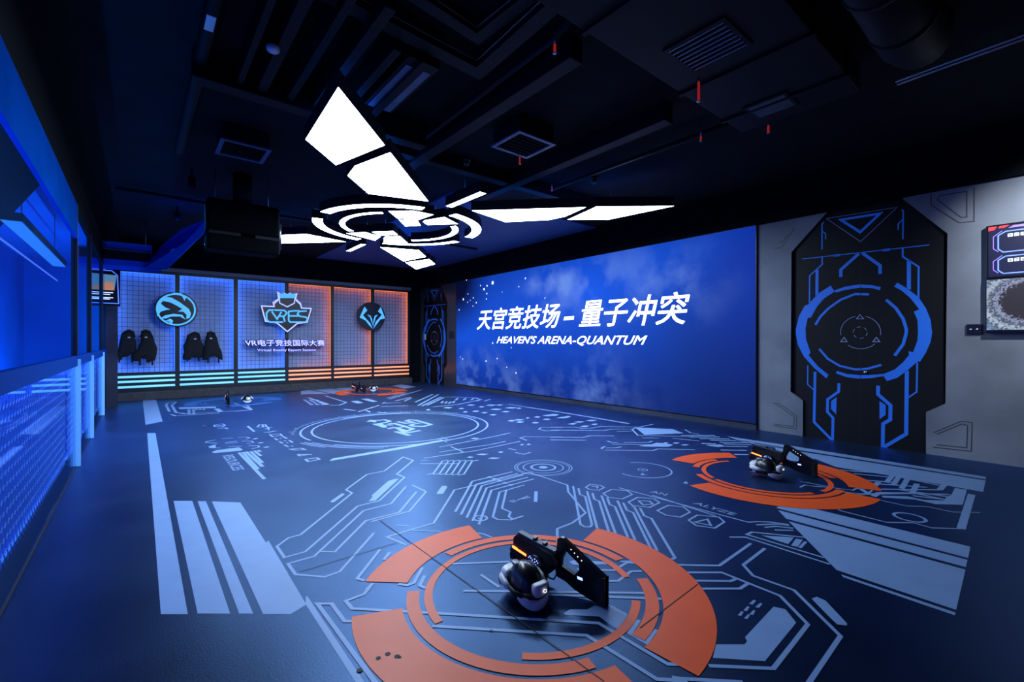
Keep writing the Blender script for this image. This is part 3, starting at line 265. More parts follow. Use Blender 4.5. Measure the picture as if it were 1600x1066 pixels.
def prism(name, loops, pm, e0, e1, m, parent=None, bev=0.0):
    """solid between depths e0 and e1 of plane map pm; loops = [outer, hole, ...]"""
    bm = bmesh.new(); tri = tessellate_polygon([[Vector((a, b, 0)) for a, b in l] for l in loops])
    flatl = [p for l in loops for p in l]
    f = [bm.verts.new(pm(a, b, e0)) for a, b in flatl]; g = [bm.verts.new(pm(a, b, e1)) for a, b in flatl]
    for t in tri:
        bm.faces.new([f[i] for i in t]); bm.faces.new([g[i] for i in reversed(t)])
    k = 0
    for l in loops:
        n = len(l)
        for i in range(n): bm.faces.new((f[k + i], f[k + (i + 1) % n], g[k + (i + 1) % n], g[k + i]))
        k += n
    return from_bm(name, bm, m, parent)
def arc(c, r0, r1, a0, a1):
    n = max(3, int(abs(a1 - a0) / 3)); A = [radians(a0 + (a1 - a0) * i / n) for i in range(n + 1)]
    q = []
    for a, b in zip(A, A[1:]):
        q.append([(c[0] + r * cos(t), c[1] + r * sin(t)) for r, t in ((r1, a), (r1, b), (r0, b), (r0, a))])
    return q
def arc_loop(c, r0, r1, a0, a1):
    n = max(3, int(abs(a1 - a0) / 4)); A = [radians(a0 + (a1 - a0) * i / n) for i in range(n + 1)]
    return [(c[0] + r1 * cos(t), c[1] + r1 * sin(t)) for t in A] + [(c[0] + r0 * cos(t), c[1] + r0 * sin(t)) for t in reversed(A)]
def circle(c, r, n=32): return [(c[0] + r * cos(2 * pi * i / n), c[1] + r * sin(2 * pi * i / n)) for i in range(n)]
def text(name, body, bl, br, tl, pm, m, parent=None, bold=0.0, shear=0.0, depth=0.0, off=0.0):
    """writing fitted into the parallelogram bl, br, tl (plane coordinates); strokes thickened by bold (share of the height)"""
    c = bpy.data.curves.new('t', 'FONT'); c.body = body; c.shear = shear; c.offset = off; c.resolution_u = 3
    to = bpy.data.objects.new('t', c); COL.objects.link(to)
    bpy.context.view_layer.update()
    me = bpy.data.meshes.new_from_object(to.evaluated_get(bpy.context.evaluated_depsgraph_get()))
    bpy.data.objects.remove(to); bpy.data.curves.remove(c)
    xs = [v.co.x for v in me.vertices]; ys = [v.co.y for v in me.vertices]
    x0, x1, y0, y1 = min(xs), max(xs), min(ys), max(ys)
    bl, br, tl = Vector(bl), Vector(br), Vector(tl); H = (tl - bl).length
    U = (br - bl).normalized() * H; Vv = tl - bl
    bm = bmesh.new(); offs = [(0, 0)] + ([(i * bold, j * bold) for i in (-1, 0, 1) for j in (-.7, .7)] + [(-bold, 0), (bold, 0)] if bold else [])
    for du, dv in offs:
        vs = []
        for v in me.vertices:
            p = bl + (br - bl) * ((v.co.x - x0) / (x1 - x0)) + Vv * ((v.co.y - y0) / (y1 - y0)) + U * du + Vv * dv
            vs.append(bm.verts.new(pm(p.x, p.y)))
        for f in me.polygons:
            try: bm.faces.new([vs[i] for i in f.vertices])
            except ValueError: pass
    bpy.data.meshes.remove(me)
    if depth:
        d = pm(0, 0, depth) - pm(0, 0, 0)
        r = bmesh.ops.extrude_face_region(bm, geom=list(bm.faces))
        for v in r['geom']:
            if isinstance(v, bmesh.types.BMVert): v.co += d
    me = bpy.data.meshes.new(name); bm.to_mesh(me); bm.free()
    return link(name, me, m, parent)
def tag(o, label=None, cat=None, group=None, kind=None):
    if label: o['label'] = label
    if cat: o['category'] = cat
    if group: o['group'] = group
    if kind: o['kind'] = kind
    return o
def empty(name, loc=(0, 0, 0), rz=0.0):
    o = bpy.data.objects.new(name, None); COL.objects.link(o); o.location = loc; o.rotation_euler = (0, 0, rz); o.empty_display_size = .1
    return o
def copy_tree(o, parent=None):
    c = o.copy(); COL.objects.link(c)
    if parent: c.parent = parent
    for ch in [x for x in bpy.data.objects if x.parent == o]: copy_tree(ch, c)
    return c
def S(o): o['kind'] = 'structure'; return o

# ------------------------------------------------------------------ room shell
YF, ZC = -3.0, 4.0
floor = S(box('floor', (-2.2, YF, -.12), (XR + .25, 15.1, 0), M_floor))
ceiling = S(box('ceiling', (-2.2, YF, ZC), (XR + .25, 15.1, ZC + .12), M_ceil))
wall_right = S(box('wall_right', (XR + .06, YF, 0), (XR + .25, 15.1, ZC), M_door))
wall_back = S(box('wall_back', (-2.2, 14.86, 0), (XR + .06, 15.1, ZC), M_black))
wall_front = S(box('wall_front', (-2.2, YF - .15, 0), (XR + .25, YF, ZC), M_black))
wall_left = S(box('wall_left', (-2.2, YF, 0), (-2.0, 14.86, ZC), M_corr))
S(box('trim_9', (4.1, 6.6, ZC - .03), (XR - .06, 14.3, ZC - .001), mat('blue_glow_ceiling_board', (.02, .07, .24), .65)))  # blue glow on the ceiling is put into this board's colour
# black fascia above the right wall, skirting below
S(box('trim_1', (XR - .06, YF, 3.37), (XR + .06, 14.3, ZC), M_black))
S(box('baseboard_right', (XR - .05, 3.24, 0), (XR + .06, 12.4, .085), M_darkpan))
S(box('baseboard_back', (-.5, 14.46, 0), (7.35, 14.86, .20), M_kerb, bev=.01))
S(box('trim_2', (-.5, 14.55, 3.25), (7.35, 14.86, 3.34), M_grey))
S(box('trim_3', (-.5, 14.62, 3.34), (XR + .06, 14.86, ZC), M_black))

# ------------------------------------------------------------------ floor print
F2 = P_floor(.0032); F3 = P_floor(.0044)
_lay = [0]
def F1(u, v, e=0.0): return Vector((u, v, .0008 + (_lay[0] % 60) * .00004 + e))
_flat0 = flat
def flat(*a, **k):
    _lay[0] += 1
    return _flat0(*a, **k)
for i, pl in enumerate(STRIPES): flat('floor_stripe', [pl], F1, M_print, floor)['label'] = 'pale blue stripe printed on the floor'
for wd, pts in FLOOR_LINES: flat('circuit_line', rib(pts, wd), F1, M_print, floor)
for pl in FLOOR_POLYS: flat('circuit_patch', [pl], F1, M_print, floor)
HV, SE, TH = (.742, 1.002), (.65, .72), (.575, .622)
def ring(c, heavy, second, thin, m=None):
    for rr, lst in ((HV, heavy), (SE, second), (TH, thin)):
        for a0, a1 in lst: flat('ring_arc', arc(c, *rr, a0, a1), F2, m or M_orange, floor)['label'] = 'blue ring segment printed on the floor' if m else 'orange ring segment printed on the floor'
RA = ([(137.5, 77.3), (17.7, -85.5), (157.9, 258.5)], [(104, -10.5), (-31.7, -82), (144.8, 251.9)], [(175.8, -29), (-53.5, -135.7)])
ring((1.793, 2.011), *RA)
ring((5.236, 2.09), [(101, 44.5), (-12, -71), (161, 272)], [(112, 70), (30, -48), (137, 275)], [(150, 60), (155, 245), (258, 330)])
rot = lambda L: [(a + 180, b + 180) for a, b in L]
ring((5.2, 12.75), *[rot(q) for q in RA])
ring((1.78, 12.75), *[rot(q) for q in RA], M_bring)
for r0, r1, a0, a1 in ((1.355, 1.385, 0, 360), (1.52, 1.55, -150, 190), (1.58, 1.60, -165, -120), (1.64, 1.665, -168, -122), (1.70, 1.72, -168, -150), (1.395, 1.44, 55, 110), (1.45, 1.47, -10, 30)):
    flat('ring_line', arc((3.456, 7.315), r0, r1, a0, a1), F1, M_print, floor)
bm_ticks = []
for k in range(70):
    a = 20 + 150 * k / 70; bm_ticks += arc((3.456, 7.315), 1.62, 1.66 + .05 * (k % 5 == 0), a, a + .6)
tag(flat('ring_ticks', bm_ticks, F1, M_print, floor), kind='stuff')
for c, lst in (((3.607, 3.837), ((.325, .335, 0, 360), (.295, .305, 0, 360), (.225, .237, 0, 360), (.125, .15, 0, 360), (.0, .05, 0, 360))),
               ((4.41, 3.05), ((.30, .318, -190, 62), (.045, .057, 0, 360), (0, .015, 0, 360))),
               ((2.165, 3.057), ((.045, .065, 0, 360), (.012, .02, 0, 360)))):
    for r0, r1, a0, a1 in lst: flat('ring_line', arc(c, r0, r1, a0, a1), F1, M_print, floor)
for pl in ARROWS: flat('arrow_head', [pl], F1, M_print, floor)
flat('ring_line', arc(LEAF_C, .088, .112, 0, 360), F1, M_print, floor)
for b_, q in FLOOR_TEXT: text('floor_lettering', b_, *q, F1, M_print, floor, off=.014)['label'] = 'pale blue word printed on the floor'
for pts in SEAMS: flat('floor_seam', rib(pts, .006), F3, M_seam, floor)
for x, y, r in SPOTS: flat('floor_spot', [circle((x, y), r, 12)], F3, M_seam, floor)

# ------------------------------------------------------------------ right wall: panels, doors, LED screen
def yz(pts, dy=0.0): return [(a + dy, b) for a, b in pts]
PR = P_right(0)
TOPZ = 3.37
p1 = prism('wall_panel', [[(3.245, TOPZ)] + [(2.263, TOPZ)] + G1[1:4] + [(2.58, 0.0), (3.245, 0.0)]], PR, -.06, 0, M_grey, wall_right)
p2 = prism('wall_panel', [[(1.406, TOPZ)] + G2[1:4] + [(1.165, 0.0), (YF, 0.0), (YF, TOPZ)]], PR, -.06, 0, M_grey, wall_right)
dy = MOTIF_SHIFT
p3 = prism('wall_panel', [[(12.40, TOPZ)] + [(1.406 + dy, TOPZ)] + yz(G2[1:4], dy) + [(1.165 + dy, 0.0), (12.40, 0.0)]], PR, -.06, 0, M_darkpan, wall_right)
p4 = prism('wall_panel', [[(14.86, TOPZ), (2.263 + dy, TOPZ), (2.72 + dy - .06, 2.852), (2.70 + dy, .671), (2.578 + dy, .546), (2.58 + dy, 0), (14.86, 0)]], PR, -.06, 0, M_darkpan, wall_right)
for g in GROOVES: flat('panel_groove', rib(g, .011), P_right(.0015), M_groove, wall_right)
for p, t in ((p1, 'grey wall panel between the LED screen and the black door'), (p2, 'grey wall panel behind the two stacked monitors'), (p3, 'dark wall panel left of the LED screen'), (p4, 'dark wall panel in the far corner')): p['label'] = t
def door(name, d, lm):
    o = S(prism(name, [[(2.68 + d, .0), (2.68 + d, 3.30), (1.0 + d, 3.30), (1.0 + d, .0)]], PR, -.055, -.035, M_door))
    o['label'] = lm
    PM = P_right(-.0335)
    for pl in MOTIF_POLYS: flat('motif_patch', [yz(pl, d)], PM, M_motif, o)
    for wd, pts in MOTIF_LINES: flat('motif_line', rib(yz(pts, d), wd), PM, M_motif2 if wd < .012 else M_motif, o)
    flat('leaf_joint', [[(MOTIF_C[0] + d - .003, 0), (MOTIF_C[0] + d + .003, 0), (MOTIF_C[0] + d + .003, 2.75), (MOTIF_C[0] + d - .003, 2.75)]], P_right(-.033), M_seam, o)
    b = bmesh.new(); add_tube(b, [PR(MOTIF_C[0] - .055 + d, 1.02, -.035), PR(MOTIF_C[0] - .055 + d, 1.02, -.012)], .022, 12)
    from_bm('door_lock', b, M_steel, o, True)
    return o
door('door_1', 0, 'black door with blue ring graphics beside the grey panel')
door('door_2', dy, 'black door with blue ring graphics in the far corner')

# LED wall
scr = empty('led_screen', (XR - .05, 7.8, .1))
tag(scr, 'huge LED wall screen showing a starry blue sky and a white title', 'screen')
def world_to(o):  # parts are modelled in room coordinates
    return Matrix.Translation(-o.location)
def fix(root):
    mi = Matrix.Translation(root.location).inverted() if root.rotation_euler.z == 0 else (Matrix.Translation(root.location) @ Matrix.Rotation(root.rotation_euler.z, 4, 'Z')).inverted()
    for ch in [x for x in bpy.data.objects if x.parent == root]:
        for g in [ch]:
            g.data.transform(mi)
        for g in [x for x in bpy.data.objects if x.parent == ch]: g.data.transform(mi)
box('screen_body', (XR - .045, 3.24, .095), (XR - .001, 12.40, 3.37), M_scr, scr)
def led_material():
    m = bpy.data.materials.new('led_picture'); m.use_nodes = True; nt = m.node_tree; N = nt.nodes; Lk = nt.links
    b = N['Principled BSDF']; b.inputs['Base Color'].default_value = (.002, .002, .006, 1); b.inputs['Roughness'].default_value = .6; b.inputs['Specular IOR Level'].default_value = .08
    tc = N.new('ShaderNodeTexCoord'); sp = N.new('ShaderNodeSeparateXYZ'); Lk.new(tc.outputs['Generated'], sp.inputs[0])
    def math_(op, a, b_=None, cl=False):
        n = N.new('ShaderNodeMath'); n.operation = op; n.use_clamp = cl
        for i, v in enumerate((a, b_)):
            if v is None: continue
            if isinstance(v, (int, float)): n.inputs[i].default_value = v
            else: Lk.new(v, n.inputs[i])
        return n.outputs[0]
    U = math_('SUBTRACT', 1.0, sp.outputs['Y']); V = sp.outputs['Z']
    def blob(cu, cv, su, sv):
        a = math_('DIVIDE', math_('SUBTRACT', U, cu), su); c = math_('DIVIDE', math_('SUBTRACT', V, cv), sv)
        return math_('POWER', math_('SUBTRACT', 1.0, math_('SQRT', math_('ADD', math_('MULTIPLY', a, a), math_('MULTIPLY', c, c))), True), 1.3)
    mp = N.new('ShaderNodeMapping'); mp.inputs['Scale'].default_value = (1, 2.7, 1); Lk.new(tc.outputs['Generated'], mp.inputs['Vector'])
    def noise(sc, det, lo, hi):
        n = N.new('ShaderNodeTexNoise'); n.inputs['Scale'].default_value = sc; n.inputs['Detail'].default_value = det; Lk.new(mp.outputs[0], n.inputs['Vector'])
        r = N.new('ShaderNodeMapRange'); r.inputs[1].default_value = lo; r.inputs[2].default_value = hi; r.clamp = True; Lk.new(n.outputs['Fac'], r.inputs[0]); return r.outputs[0]
    c1 = noise(3.6, 5, .42, .66); c2 = noise(7, 6, .40, .70); c3 = noise(2.0, 3, .3, .7)
    cloud = math_('ADD', math_('MULTIPLY', math_('ADD', blob(.60, .80, .30, .34), math_('ADD', blob(.86, .74, .14, .3), math_('MULTIPLY', blob(.45, .85, .14, .16), .8))), c1),
                  math_('MULTIPLY', math_('ADD', math_('MULTIPLY', blob(.10, .06, .34, .42), .75), math_('ADD', math_('MULTIPLY', blob(.64, .10, .16, .40), .6), math_('MULTIPLY', blob(.45, .02, .5, .3), .35))), c2))
    cloud = math_('MULTIPLY', cloud, .8, True)
    bright = math_('ADD', math_('ADD', math_('MULTIPLY', blob(.62, .75, .75, .85), .85), math_('MULTIPLY', blob(.05, .45, .5, .7), .55)), math_('MULTIPLY', c3, .12), True)
    def mix(f, a, c):
        n = N.new('ShaderNodeMix'); n.data_type = 'RGBA'
        if isinstance(f, (int, float)): n.inputs[0].default_value = f
        else: Lk.new(f, n.inputs[0])
        for i, v in ((6, a), (7, c)):
            if isinstance(v, tuple): n.inputs[i].default_value = (*v, 1)
            else: Lk.new(v, n.inputs[i])
        return n.outputs[2]
    col = mix(bright, (.003, .016, .18), (.008, .11, .90))
    col = mix(cloud, col, (.17, .32, .85))
    dark = math_('MULTIPLY', math_('MULTIPLY', math_('SUBTRACT', U, .62), 2.2, True), math_('SUBTRACT', 1.05, math_('MULTIPLY', V, 1.0), True), True)
    col = mix(dark, col, (.004, .012, .075))
    col = mix(math_('MULTIPLY', blob(1.0, .95, .16, 1.1), .6), col, (.004, .02, .33))
    col = mix(math_('MULTIPLY', blob(0, 1.0, .22, .55), 1.6, True), col, (.001, .003, .03))
    fine = N.new('ShaderNodeTexNoise'); fine.inputs['Scale'].default_value = 260; fine.inputs['Detail'].default_value = 2; Lk.new(mp.outputs[0], fine.inputs['Vector'])
    fr = N.new('ShaderNodeMapRange'); fr.inputs[1].default_value = .62; fr.inputs[2].default_value = .75; fr.clamp = True; Lk.new(fine.outputs['Fac'], fr.inputs[0])
    col = mix(math_('MULTIPLY', math_('MULTIPLY', fr.outputs[0], cloud), .6), col, (.5, .6, .95))
    Lk.new(col, b.inputs['Emission Color']); b.inputs['Emission Strength'].default_value = 1.0
    return m
flat('display', [[(12.385, .11), (3.252, .11), (3.252, 3.362), (12.385, 3.362)]], P_right(.0465), led_material(), scr)
PT = P_right(.049)
t = TITLE
text('title_lettering', '天宫竞技场', t['a'][0], t['a'][1], t['a'][2], PT, M_scrw, scr, bold=.013, shear=.12)
flat('title_dash', [[t['dash'][0], t['dash'][1], t['dash'][3], t['dash'][2]]], PT, M_scrw, scr)
text('title_lettering', '量子冲突', t['b'][0], t['b'][1], t['b'][2], PT, M_scrw, scr, bold=.013, shear=.12)
text('subtitle_lettering', "HEAVEN'S ARENA-QUANTUM", t['sub'][0], t['sub'][1], t['sub'][2], PT, M_scrw, scr, bold=.012, shear=.22)
for i, (a, b) in enumerate(STARS):
    r = (.045, .03, .055, .03, .04, .02, .025, .02, .035)[i] if i < 9 else .014 + .014 * ((i * 7) % 5) / 5
    flat('star', [circle((a, b), r, 8)], PT, M_scrw, scr)
fix(scr)

# ------------------------------------------------------------------ lit rack bays along the back wall
names = ['leftmost blue-lit wire mesh bay on the back wall', 'second blue-lit wire mesh bay from the left corner', 'third blue-lit wire mesh bay, behind the crest sign', 'orange-lit wire mesh bay right of the crest sign', 'orange-lit wire mesh bay left of the wolf sign', 'rightmost orange-lit wire mesh bay on the back wall']
for i, (x0, x1) in enumerate(BAYS):
    ob = i >= 3; z0, z1 = .69, 3.18
    a = -.50 if i == 0 else (BAYS[i - 1][1] + x0) / 2; b = 7.35 if i == 5 else (x1 + BAYS[i + 1][0]) / 2
    r = empty('mesh_bay', ((x0 + x1) / 2, 14.65, .2))
    tag(r, names[i], 'wall rack', 'lit mesh bays along the back wall')
    PB = P_back(14.65)
    prism('frame', [[(a, .2), (b, .2), (b, 3.25), (a, 3.25)], [(x0, z0), (x1, z0), (x1, z1), (x0, z1)]], PB, -.03, 0, M_frame, r)
    prism('casing', [[(a, .2), (b, .2), (b, 3.25), (a, 3.25)], [(a + .004, .6), (b - .004, .6), (b - .004, z1 + .06), (a + .004, z1 + .06)]], PB, -.2, -.03, M_frame, r)
    box('back_board', (a + .005, 14.835, .605), (b - .005, 14.855, z1 + .055), M_board, r)
    bm = bmesh.new(); n = 11
    for k in range(1, n):
        x = x0 + (x1 - x0) * k / n; add_box(bm, (x - .004, 14.700, z0 - .02), (x + .004, 14.708, z1 + .01))
    for k in range(1, 22):
        z = z0 + (z1 - z0) * k / 22; add_box(bm, (x0 - .01, 14.692, z - .004), (x1 + .01, 14.700, z + .004))
    tag(from_bm('wire_grid', bm, M_wire, r), kind='stuff')
    ms = M_so if ob else M_sb; ya, yb = 14.70, 14.72
    st = [((x0, ya, z1 + .015), (x1, yb, z1 + .035)), ((x1 + .012, ya, z0), (x1 + .028, yb, z1))]
    if not ob: st += [((x0 - .028, ya, z0), (x0 - .012, yb, z1)), ((x0, ya, z0 - .035), (x1, yb, z0 - .015))]
    else: st += [((x0 + .3, ya, z0 - .030), (x1, yb, z0 - .018))]
    for lo, hi in st: box('led_strip', lo, hi, ms, r)
    mv = M_vo if ob else M_vb; e = .014
    st = [((x0, 14.682, z1 - e), (x1, 14.688, z1)), ((x1 - e, 14.682, z0), (x1, 14.688, z1))]
    if not ob: st += [((x0, 14.682, z0), (x0 + e, 14.688, z1))]
    for lo, hi in st: box('edge_strip', lo, hi, mv, r)
    for z in (.585, .465, .335):
        z += 0
        o = tube('light_tube', [(a + .05, 14.635, z), (b - .05, 14.635, z)], .027, M_to if ob else M_tb, r, 8)
        o['label'] = 'glowing orange tube' if ob else 'glowing pale blue tube'
    fix(r)

# signs
PS = P_back(14.53)
def sign_root(name, c, label, cat='sign'):
    r = empty(name, (c[0], 14.53, c[1])); return tag(r, label, cat)
r = sign_root('eagle_sign', EAGLE_C, 'round black sign with pale blue eagle head above the hanging vests')
prism('disc', [circle(EAGLE_C, .452, 40)], PS, -.04, 0, M_sign, r)
prism('rim', [circle(EAGLE_C, .415, 40), circle(EAGLE_C, .375, 40)[::-1]], PS, .001, .006, M_cyan, r)
for pl in EAGLE: prism('eagle_shape', [pl], PS, .001, .01, M_cyan, r)
tube('standoff', [(EAGLE_C[0], 14.57, EAGLE_C[1] + .2), (EAGLE_C[0], 14.649, EAGLE_C[1] + .2)], .02, M_steel, r)
fix(r)
r = sign_root('wolf_sign', WOLF_C, 'round black sign with pale blue horned wolf head between orange bays')
prism('disc', [circle(WOLF_C, .47, 40)], PS, -.04, 0, M_sign, r)
for pl in WOLF: prism('wolf_shape', [pl], PS, .001, .01, M_cyan, r)
tube('standoff', [(WOLF_C[0], 14.57, WOLF_C[1] + .2), (WOLF_C[0], 14.649, WOLF_C[1] + .2)], .02, M_steel, r)
fix(r)
cc = (sum(p[0] for p in CREST) / len(CREST), sum(p[1] for p in CREST) / len(CREST))
r = sign_root('crest_sign', cc, 'shield shaped crest sign with crown and glowing CVRES letters')
prism('plate', [CREST], PS, -.05, 0, M_sign, r)
ins = [(cc[0] + (a - cc[0]) * .94, cc[1] + (b - cc[1]) * .94) for a, b in CREST]
flat('border', rib(ins + [ins[0]], .035), P_back(14.527), M_lav, r)
prism('crown', [CREST_CROWN], PS, .002, .012, M_cyan, r)
for wd, pts in CREST_LINES: flat('crest_line', rib(pts, wd), P_back(14.525), M_lav, r)
for wd, pts in CREST_LETTERS: flat('crest_letter', rib(pts, wd), P_back(14.522), M_cyan, r)
tube('standoff', [(cc[0], 14.58, cc[1]), (cc[0], 14.649, cc[1])], .02, M_steel, r)
fix(r)
a, b, c = [Vector(q) for q in LETTER1]
r = sign_root('chinese_lettering_sign', LETTER1[0], 'row of raised Chinese letters under the crest sign')
text('lettering', 'VR电子竞技国际大赛', a, b, c, PS, M_lav, r, bold=.016)
text('letter_body', 'VR电子竞技国际大赛', a + Vector((-.012, -.012)), b + Vector((.012, -.012)), c + Vector((-.012, .012)), P_back(14.54), M_sign, r, bold=.06, depth=-.06)
fix(r)
a, b, c = [Vector(q) for q in LETTER2]
r = sign_root('english_lettering_sign', LETTER2[0], 'small raised English words below the Chinese letters')
text('lettering', 'Virtual Reality Esport Session', a, b, c, PS, M_lav, r, bold=.012, shear=.1)
text('letter_body', 'Virtual Reality Esport Session', a + Vector((-.01, -.01)), b + Vector((.01, -.01)), c + Vector((-.01, .01)), P_back(14.54), M_sign, r, bold=.07, shear=.1, depth=-.06)
fix(r)

# vests hanging on the mesh
vl = ['black vest hanging nearest the left corner of the mesh', 'black vest hanging right in the pair left of the eagle sign', 'black vest hanging left in the pair right of the eagle sign', 'black vest hanging beside the dark post, right in the second pair']
vl[3] = 'black vest nearest the crest sign, right in the pair right of the eagle sign'
for i, ol in enumerate(VESTS):
    cx = sum(p[0] for p in ol) / len(ol); cz = sum(p[1] for p in ol) / len(ol); tz = max(p[1] for p in ol)
    Y0 = 14.63 - .10 * (i % 2)
    r = empty('haptic_vest', (cx, Y0, cz)); tag(r, vl[i], 'vest', 'black vests on the mesh')
    bm = bmesh.new(); loops = []
    for s_, d in ((.95, 0), (1.0, .02), (.97, .055), (.82, .085), (.5, .10)):
        loops.append([bm.verts.new((cx + (a - cx) * s_, Y0 - d, cz + (b - cz) * s_)) for a, b in ol])
    for p, q in zip(loops, loops[1:]):
        for k in range(len(ol)): bm.faces.new((p[k], p[(k + 1) % len(ol)], q[(k + 1) % len(ol)], q[k]))
    bm.faces.new(loops[-1]); bm.faces.new(loops[0][::-1])
    from_bm('vest_body', bm, M_fabric, r, False)
    tx = [p[0] for p in ol if p[1] > tz - .06]; tx = sum(tx) / len(tx)
    bm = bmesh.new(); add_tube(bm, [(tx - .10, Y0 - .06, tz - .16), (tx - .07, Y0 - .07, tz - .03), (tx, Y0 - .06, tz + .0), (tx + .07, Y0 - .07, tz - .03), (tx + .10, Y0 - .06, tz - .16)], .03, 8)
    from_bm('collar', bm, M_fabric, r, True)
    tube('hanger_hook', [(tx, Y0 - .05, tz - .02), (tx, Y0 - .04, tz + .05), (tx + .02, Y0 - .02, tz + .075), (tx + .01, 14.645, tz + .06)], .007, M_steel, r)
    superq('badge', (tx, Y0 - .105, tz - .17), (.03, .012, .018), M_white, r, .8, .8, 10, 6)['label'] = 'small white badge'
    for sx in (-.12, .12):
        bm = bmesh.new(); add_box(bm, (cx + sx - .02, Y0 - .075, cz - .37), (cx + sx + .02, Y0 - .06, cz - .1)); from_bm('strap', bm, M_fabric, r)
    fix(r)

# ------------------------------------------------------------------ ceiling lamp
lamp = empty('ceiling_lamp', (3.68, 7.71, 4.0))
tag(lamp, 'large white emblem shaped ceiling lamp of winged panels around a broken ring', 'ceiling lamp')
LP = lambda z: (lambda u, v, e=0.0: Vector((u, v, z + e)))
def inset(pts, d):
    c = Vector((sum(p[0] for p in pts) / len(pts), sum(p[1] for p in pts) / len(pts)))
    return [tuple(Vector(p) + (Vector(p) - c).normalized() * d) for p in pts]
ZL = 3.52
def lamp_piece(pts):
    h = prism('housing', [inset(pts, .012)], LP(ZL), 0.001, .15, M_hous, lamp)
    flat('diffuser', [pts], LP(ZL), M_lamp, h)
    flat('uplight', [inset(pts, -.05)], LP(ZL + .1515), M_up, h)
    c = Vector((sum(p[0] for p in pts) / len(pts), sum(p[1] for p in pts) / len(pts)))
    tube('suspension_wire', [(c.x, c.y, ZL + .14), (c.x, c.y, ZC + .01)], .004, M_steel, h, 5)
    return h
for pts in LAMP: lamp_piece(pts)
for r0, r1, a0, a1 in ((1.30, 1.465, -173.4, -101), (1.31, 1.475, 169.5, 100), (1.30, 1.47, -79, -7.5), (1.33, 1.475, 79, 11), (.95, 1.04, -131.6, -232.2), (.94, 1.05, -48.5, 51.5)):
    h = prism('housing', [arc_loop((3.68, 7.71), r0 - .008, r1 + .008, a0, a1)], LP(ZL), .001, .15, M_hous, lamp)
    flat('diffuser', arc((3.68, 7.71), r0, r1, a0, a1), LP(ZL), M_lamp, h)
    flat('uplight', arc((3.68, 7.71), r0 + .03, r1 - .03, a0, a1), LP(ZL + .1515), M_up, h)
    am = radians((a0 + a1) / 2); rm = (r0 + r1) / 2
    tube('suspension_wire', [(3.68 + rm * cos(am), 7.71 + rm * sin(am), ZL + .14), (3.68 + rm * cos(am), 7.71 + rm * sin(am), ZC + .01)], .004, M_steel, h, 5)
fix(lamp)

# ------------------------------------------------------------------ left glass partition and corridor
GL = XL
mull = [YF, 7.27, 9.25, 11.98, 13.6]
for i in range(4):
    y0, y1 = mull[i], mull[i + 1]
    wn = S(box('window_%d' % (i + 1), (GL - .03, y0 + .03, 1.17), (GL + .02, y1 - .0, 1.29), mat('blue_rail', (.003, .045, .30), .6, spec=.02)))
    wn['label'] = 'blue rail of the glass partition on the left'
    box('upper_pane', (GL - .012, y0 + .03, 1.29), (GL - .004, y1 - .03, 3.05 if i == 0 else 2.98), M_frost, wn)
    box('lower_pane', (GL - .006, y0 + .03, .02), (GL + .002, y1 - .03, 1.17), M_glass, wn)
    box('backing', (GL - .16, y0 + .03, .0), (GL - .14, y1 - .03, 1.17), M_netback, wn)
    box('sill', (GL - .14, y0 + .03, .0), (GL + .006, y1 - .03, .018), M_seam, wn)
    box('led_strip', (GL - .11, max(y0, YF) + .05, 1.13), (GL - .09, y1 - .05, 1.145), mat('added_cavity_light', (.1, .2, .6), .5, emit=((.06, .30, 1.0), 15.0)), wn)  # unseen strip added to light the net behind the glass
    box('led_strip', (GL - .13, max(y0, YF) + .05, .02), (GL - .115, y1 - .05, .032), mat('added_low_light', (.1, .2, .6), .5, emit=((.03, .18, 1.0), 2.5)), wn)  # second added strip, brightens the foot of the net
    f = box('mullion', (GL - .035, y1 - .03, 1.29), (GL + .02, y1 + .03, 3.05), M_frame, wn)
    f = box('edge_fin', (GL - .02, y1 - .012, .01), (GL + .045, y1 + .012, 1.25), M_fin, wn); f['label'] = 'edge-lit pale blue glass fin'
    bm = bmesh.new(); cs = .055; X = GL - .08; ya = max(y0, .9) + .05; yb = y1 - .05
    rows = int(1.12 / (cs * 1.5)); cols = int((yb - ya) / (cs * math.sqrt(3)))
    def bar(p, q):
        p, q = Vector(p), Vector(q); d = (q - p).normalized(); n = Vector((0, -d.z, d.y)) * .0035
        v = [bm.verts.new(p + n), bm.verts.new(q + n), bm.verts.new(q - n), bm.verts.new(p - n), bm.verts.new(p + Vector((.006, 0, 0))), bm.verts.new(q + Vector((.006, 0, 0)))]
        bm.faces.new((v[0], v[1], v[5], v[4])); bm.faces.new((v[4], v[5], v[2], v[3]))
    for rr in range(rows):
        for cc_ in range(cols):
            y = ya + (cc_ + .5 * (rr % 2) + .5) * cs * math.sqrt(3); z = .05 + (rr + .5) * cs * 1.5
            h3 = cs * math.sqrt(3) / 2
            bar((X, y - h3, z + cs / 2), (X, y, z + cs)); bar((X, y, z + cs), (X, y + h3, z + cs / 2)); bar((X, y + h3, z + cs / 2), (X, y + h3, z - cs / 2))
    tag(from_bm('hexagonal_net', bm, M_net, wn), kind='stuff')
S(box('trim_4', (GL - .012, YF, 2.64), (GL + .02, 7.24, 3.03), M_fascia))
S(box('trim_5', (GL - .05, YF, 3.03), (GL - .0, 13.7, ZC), M_black))
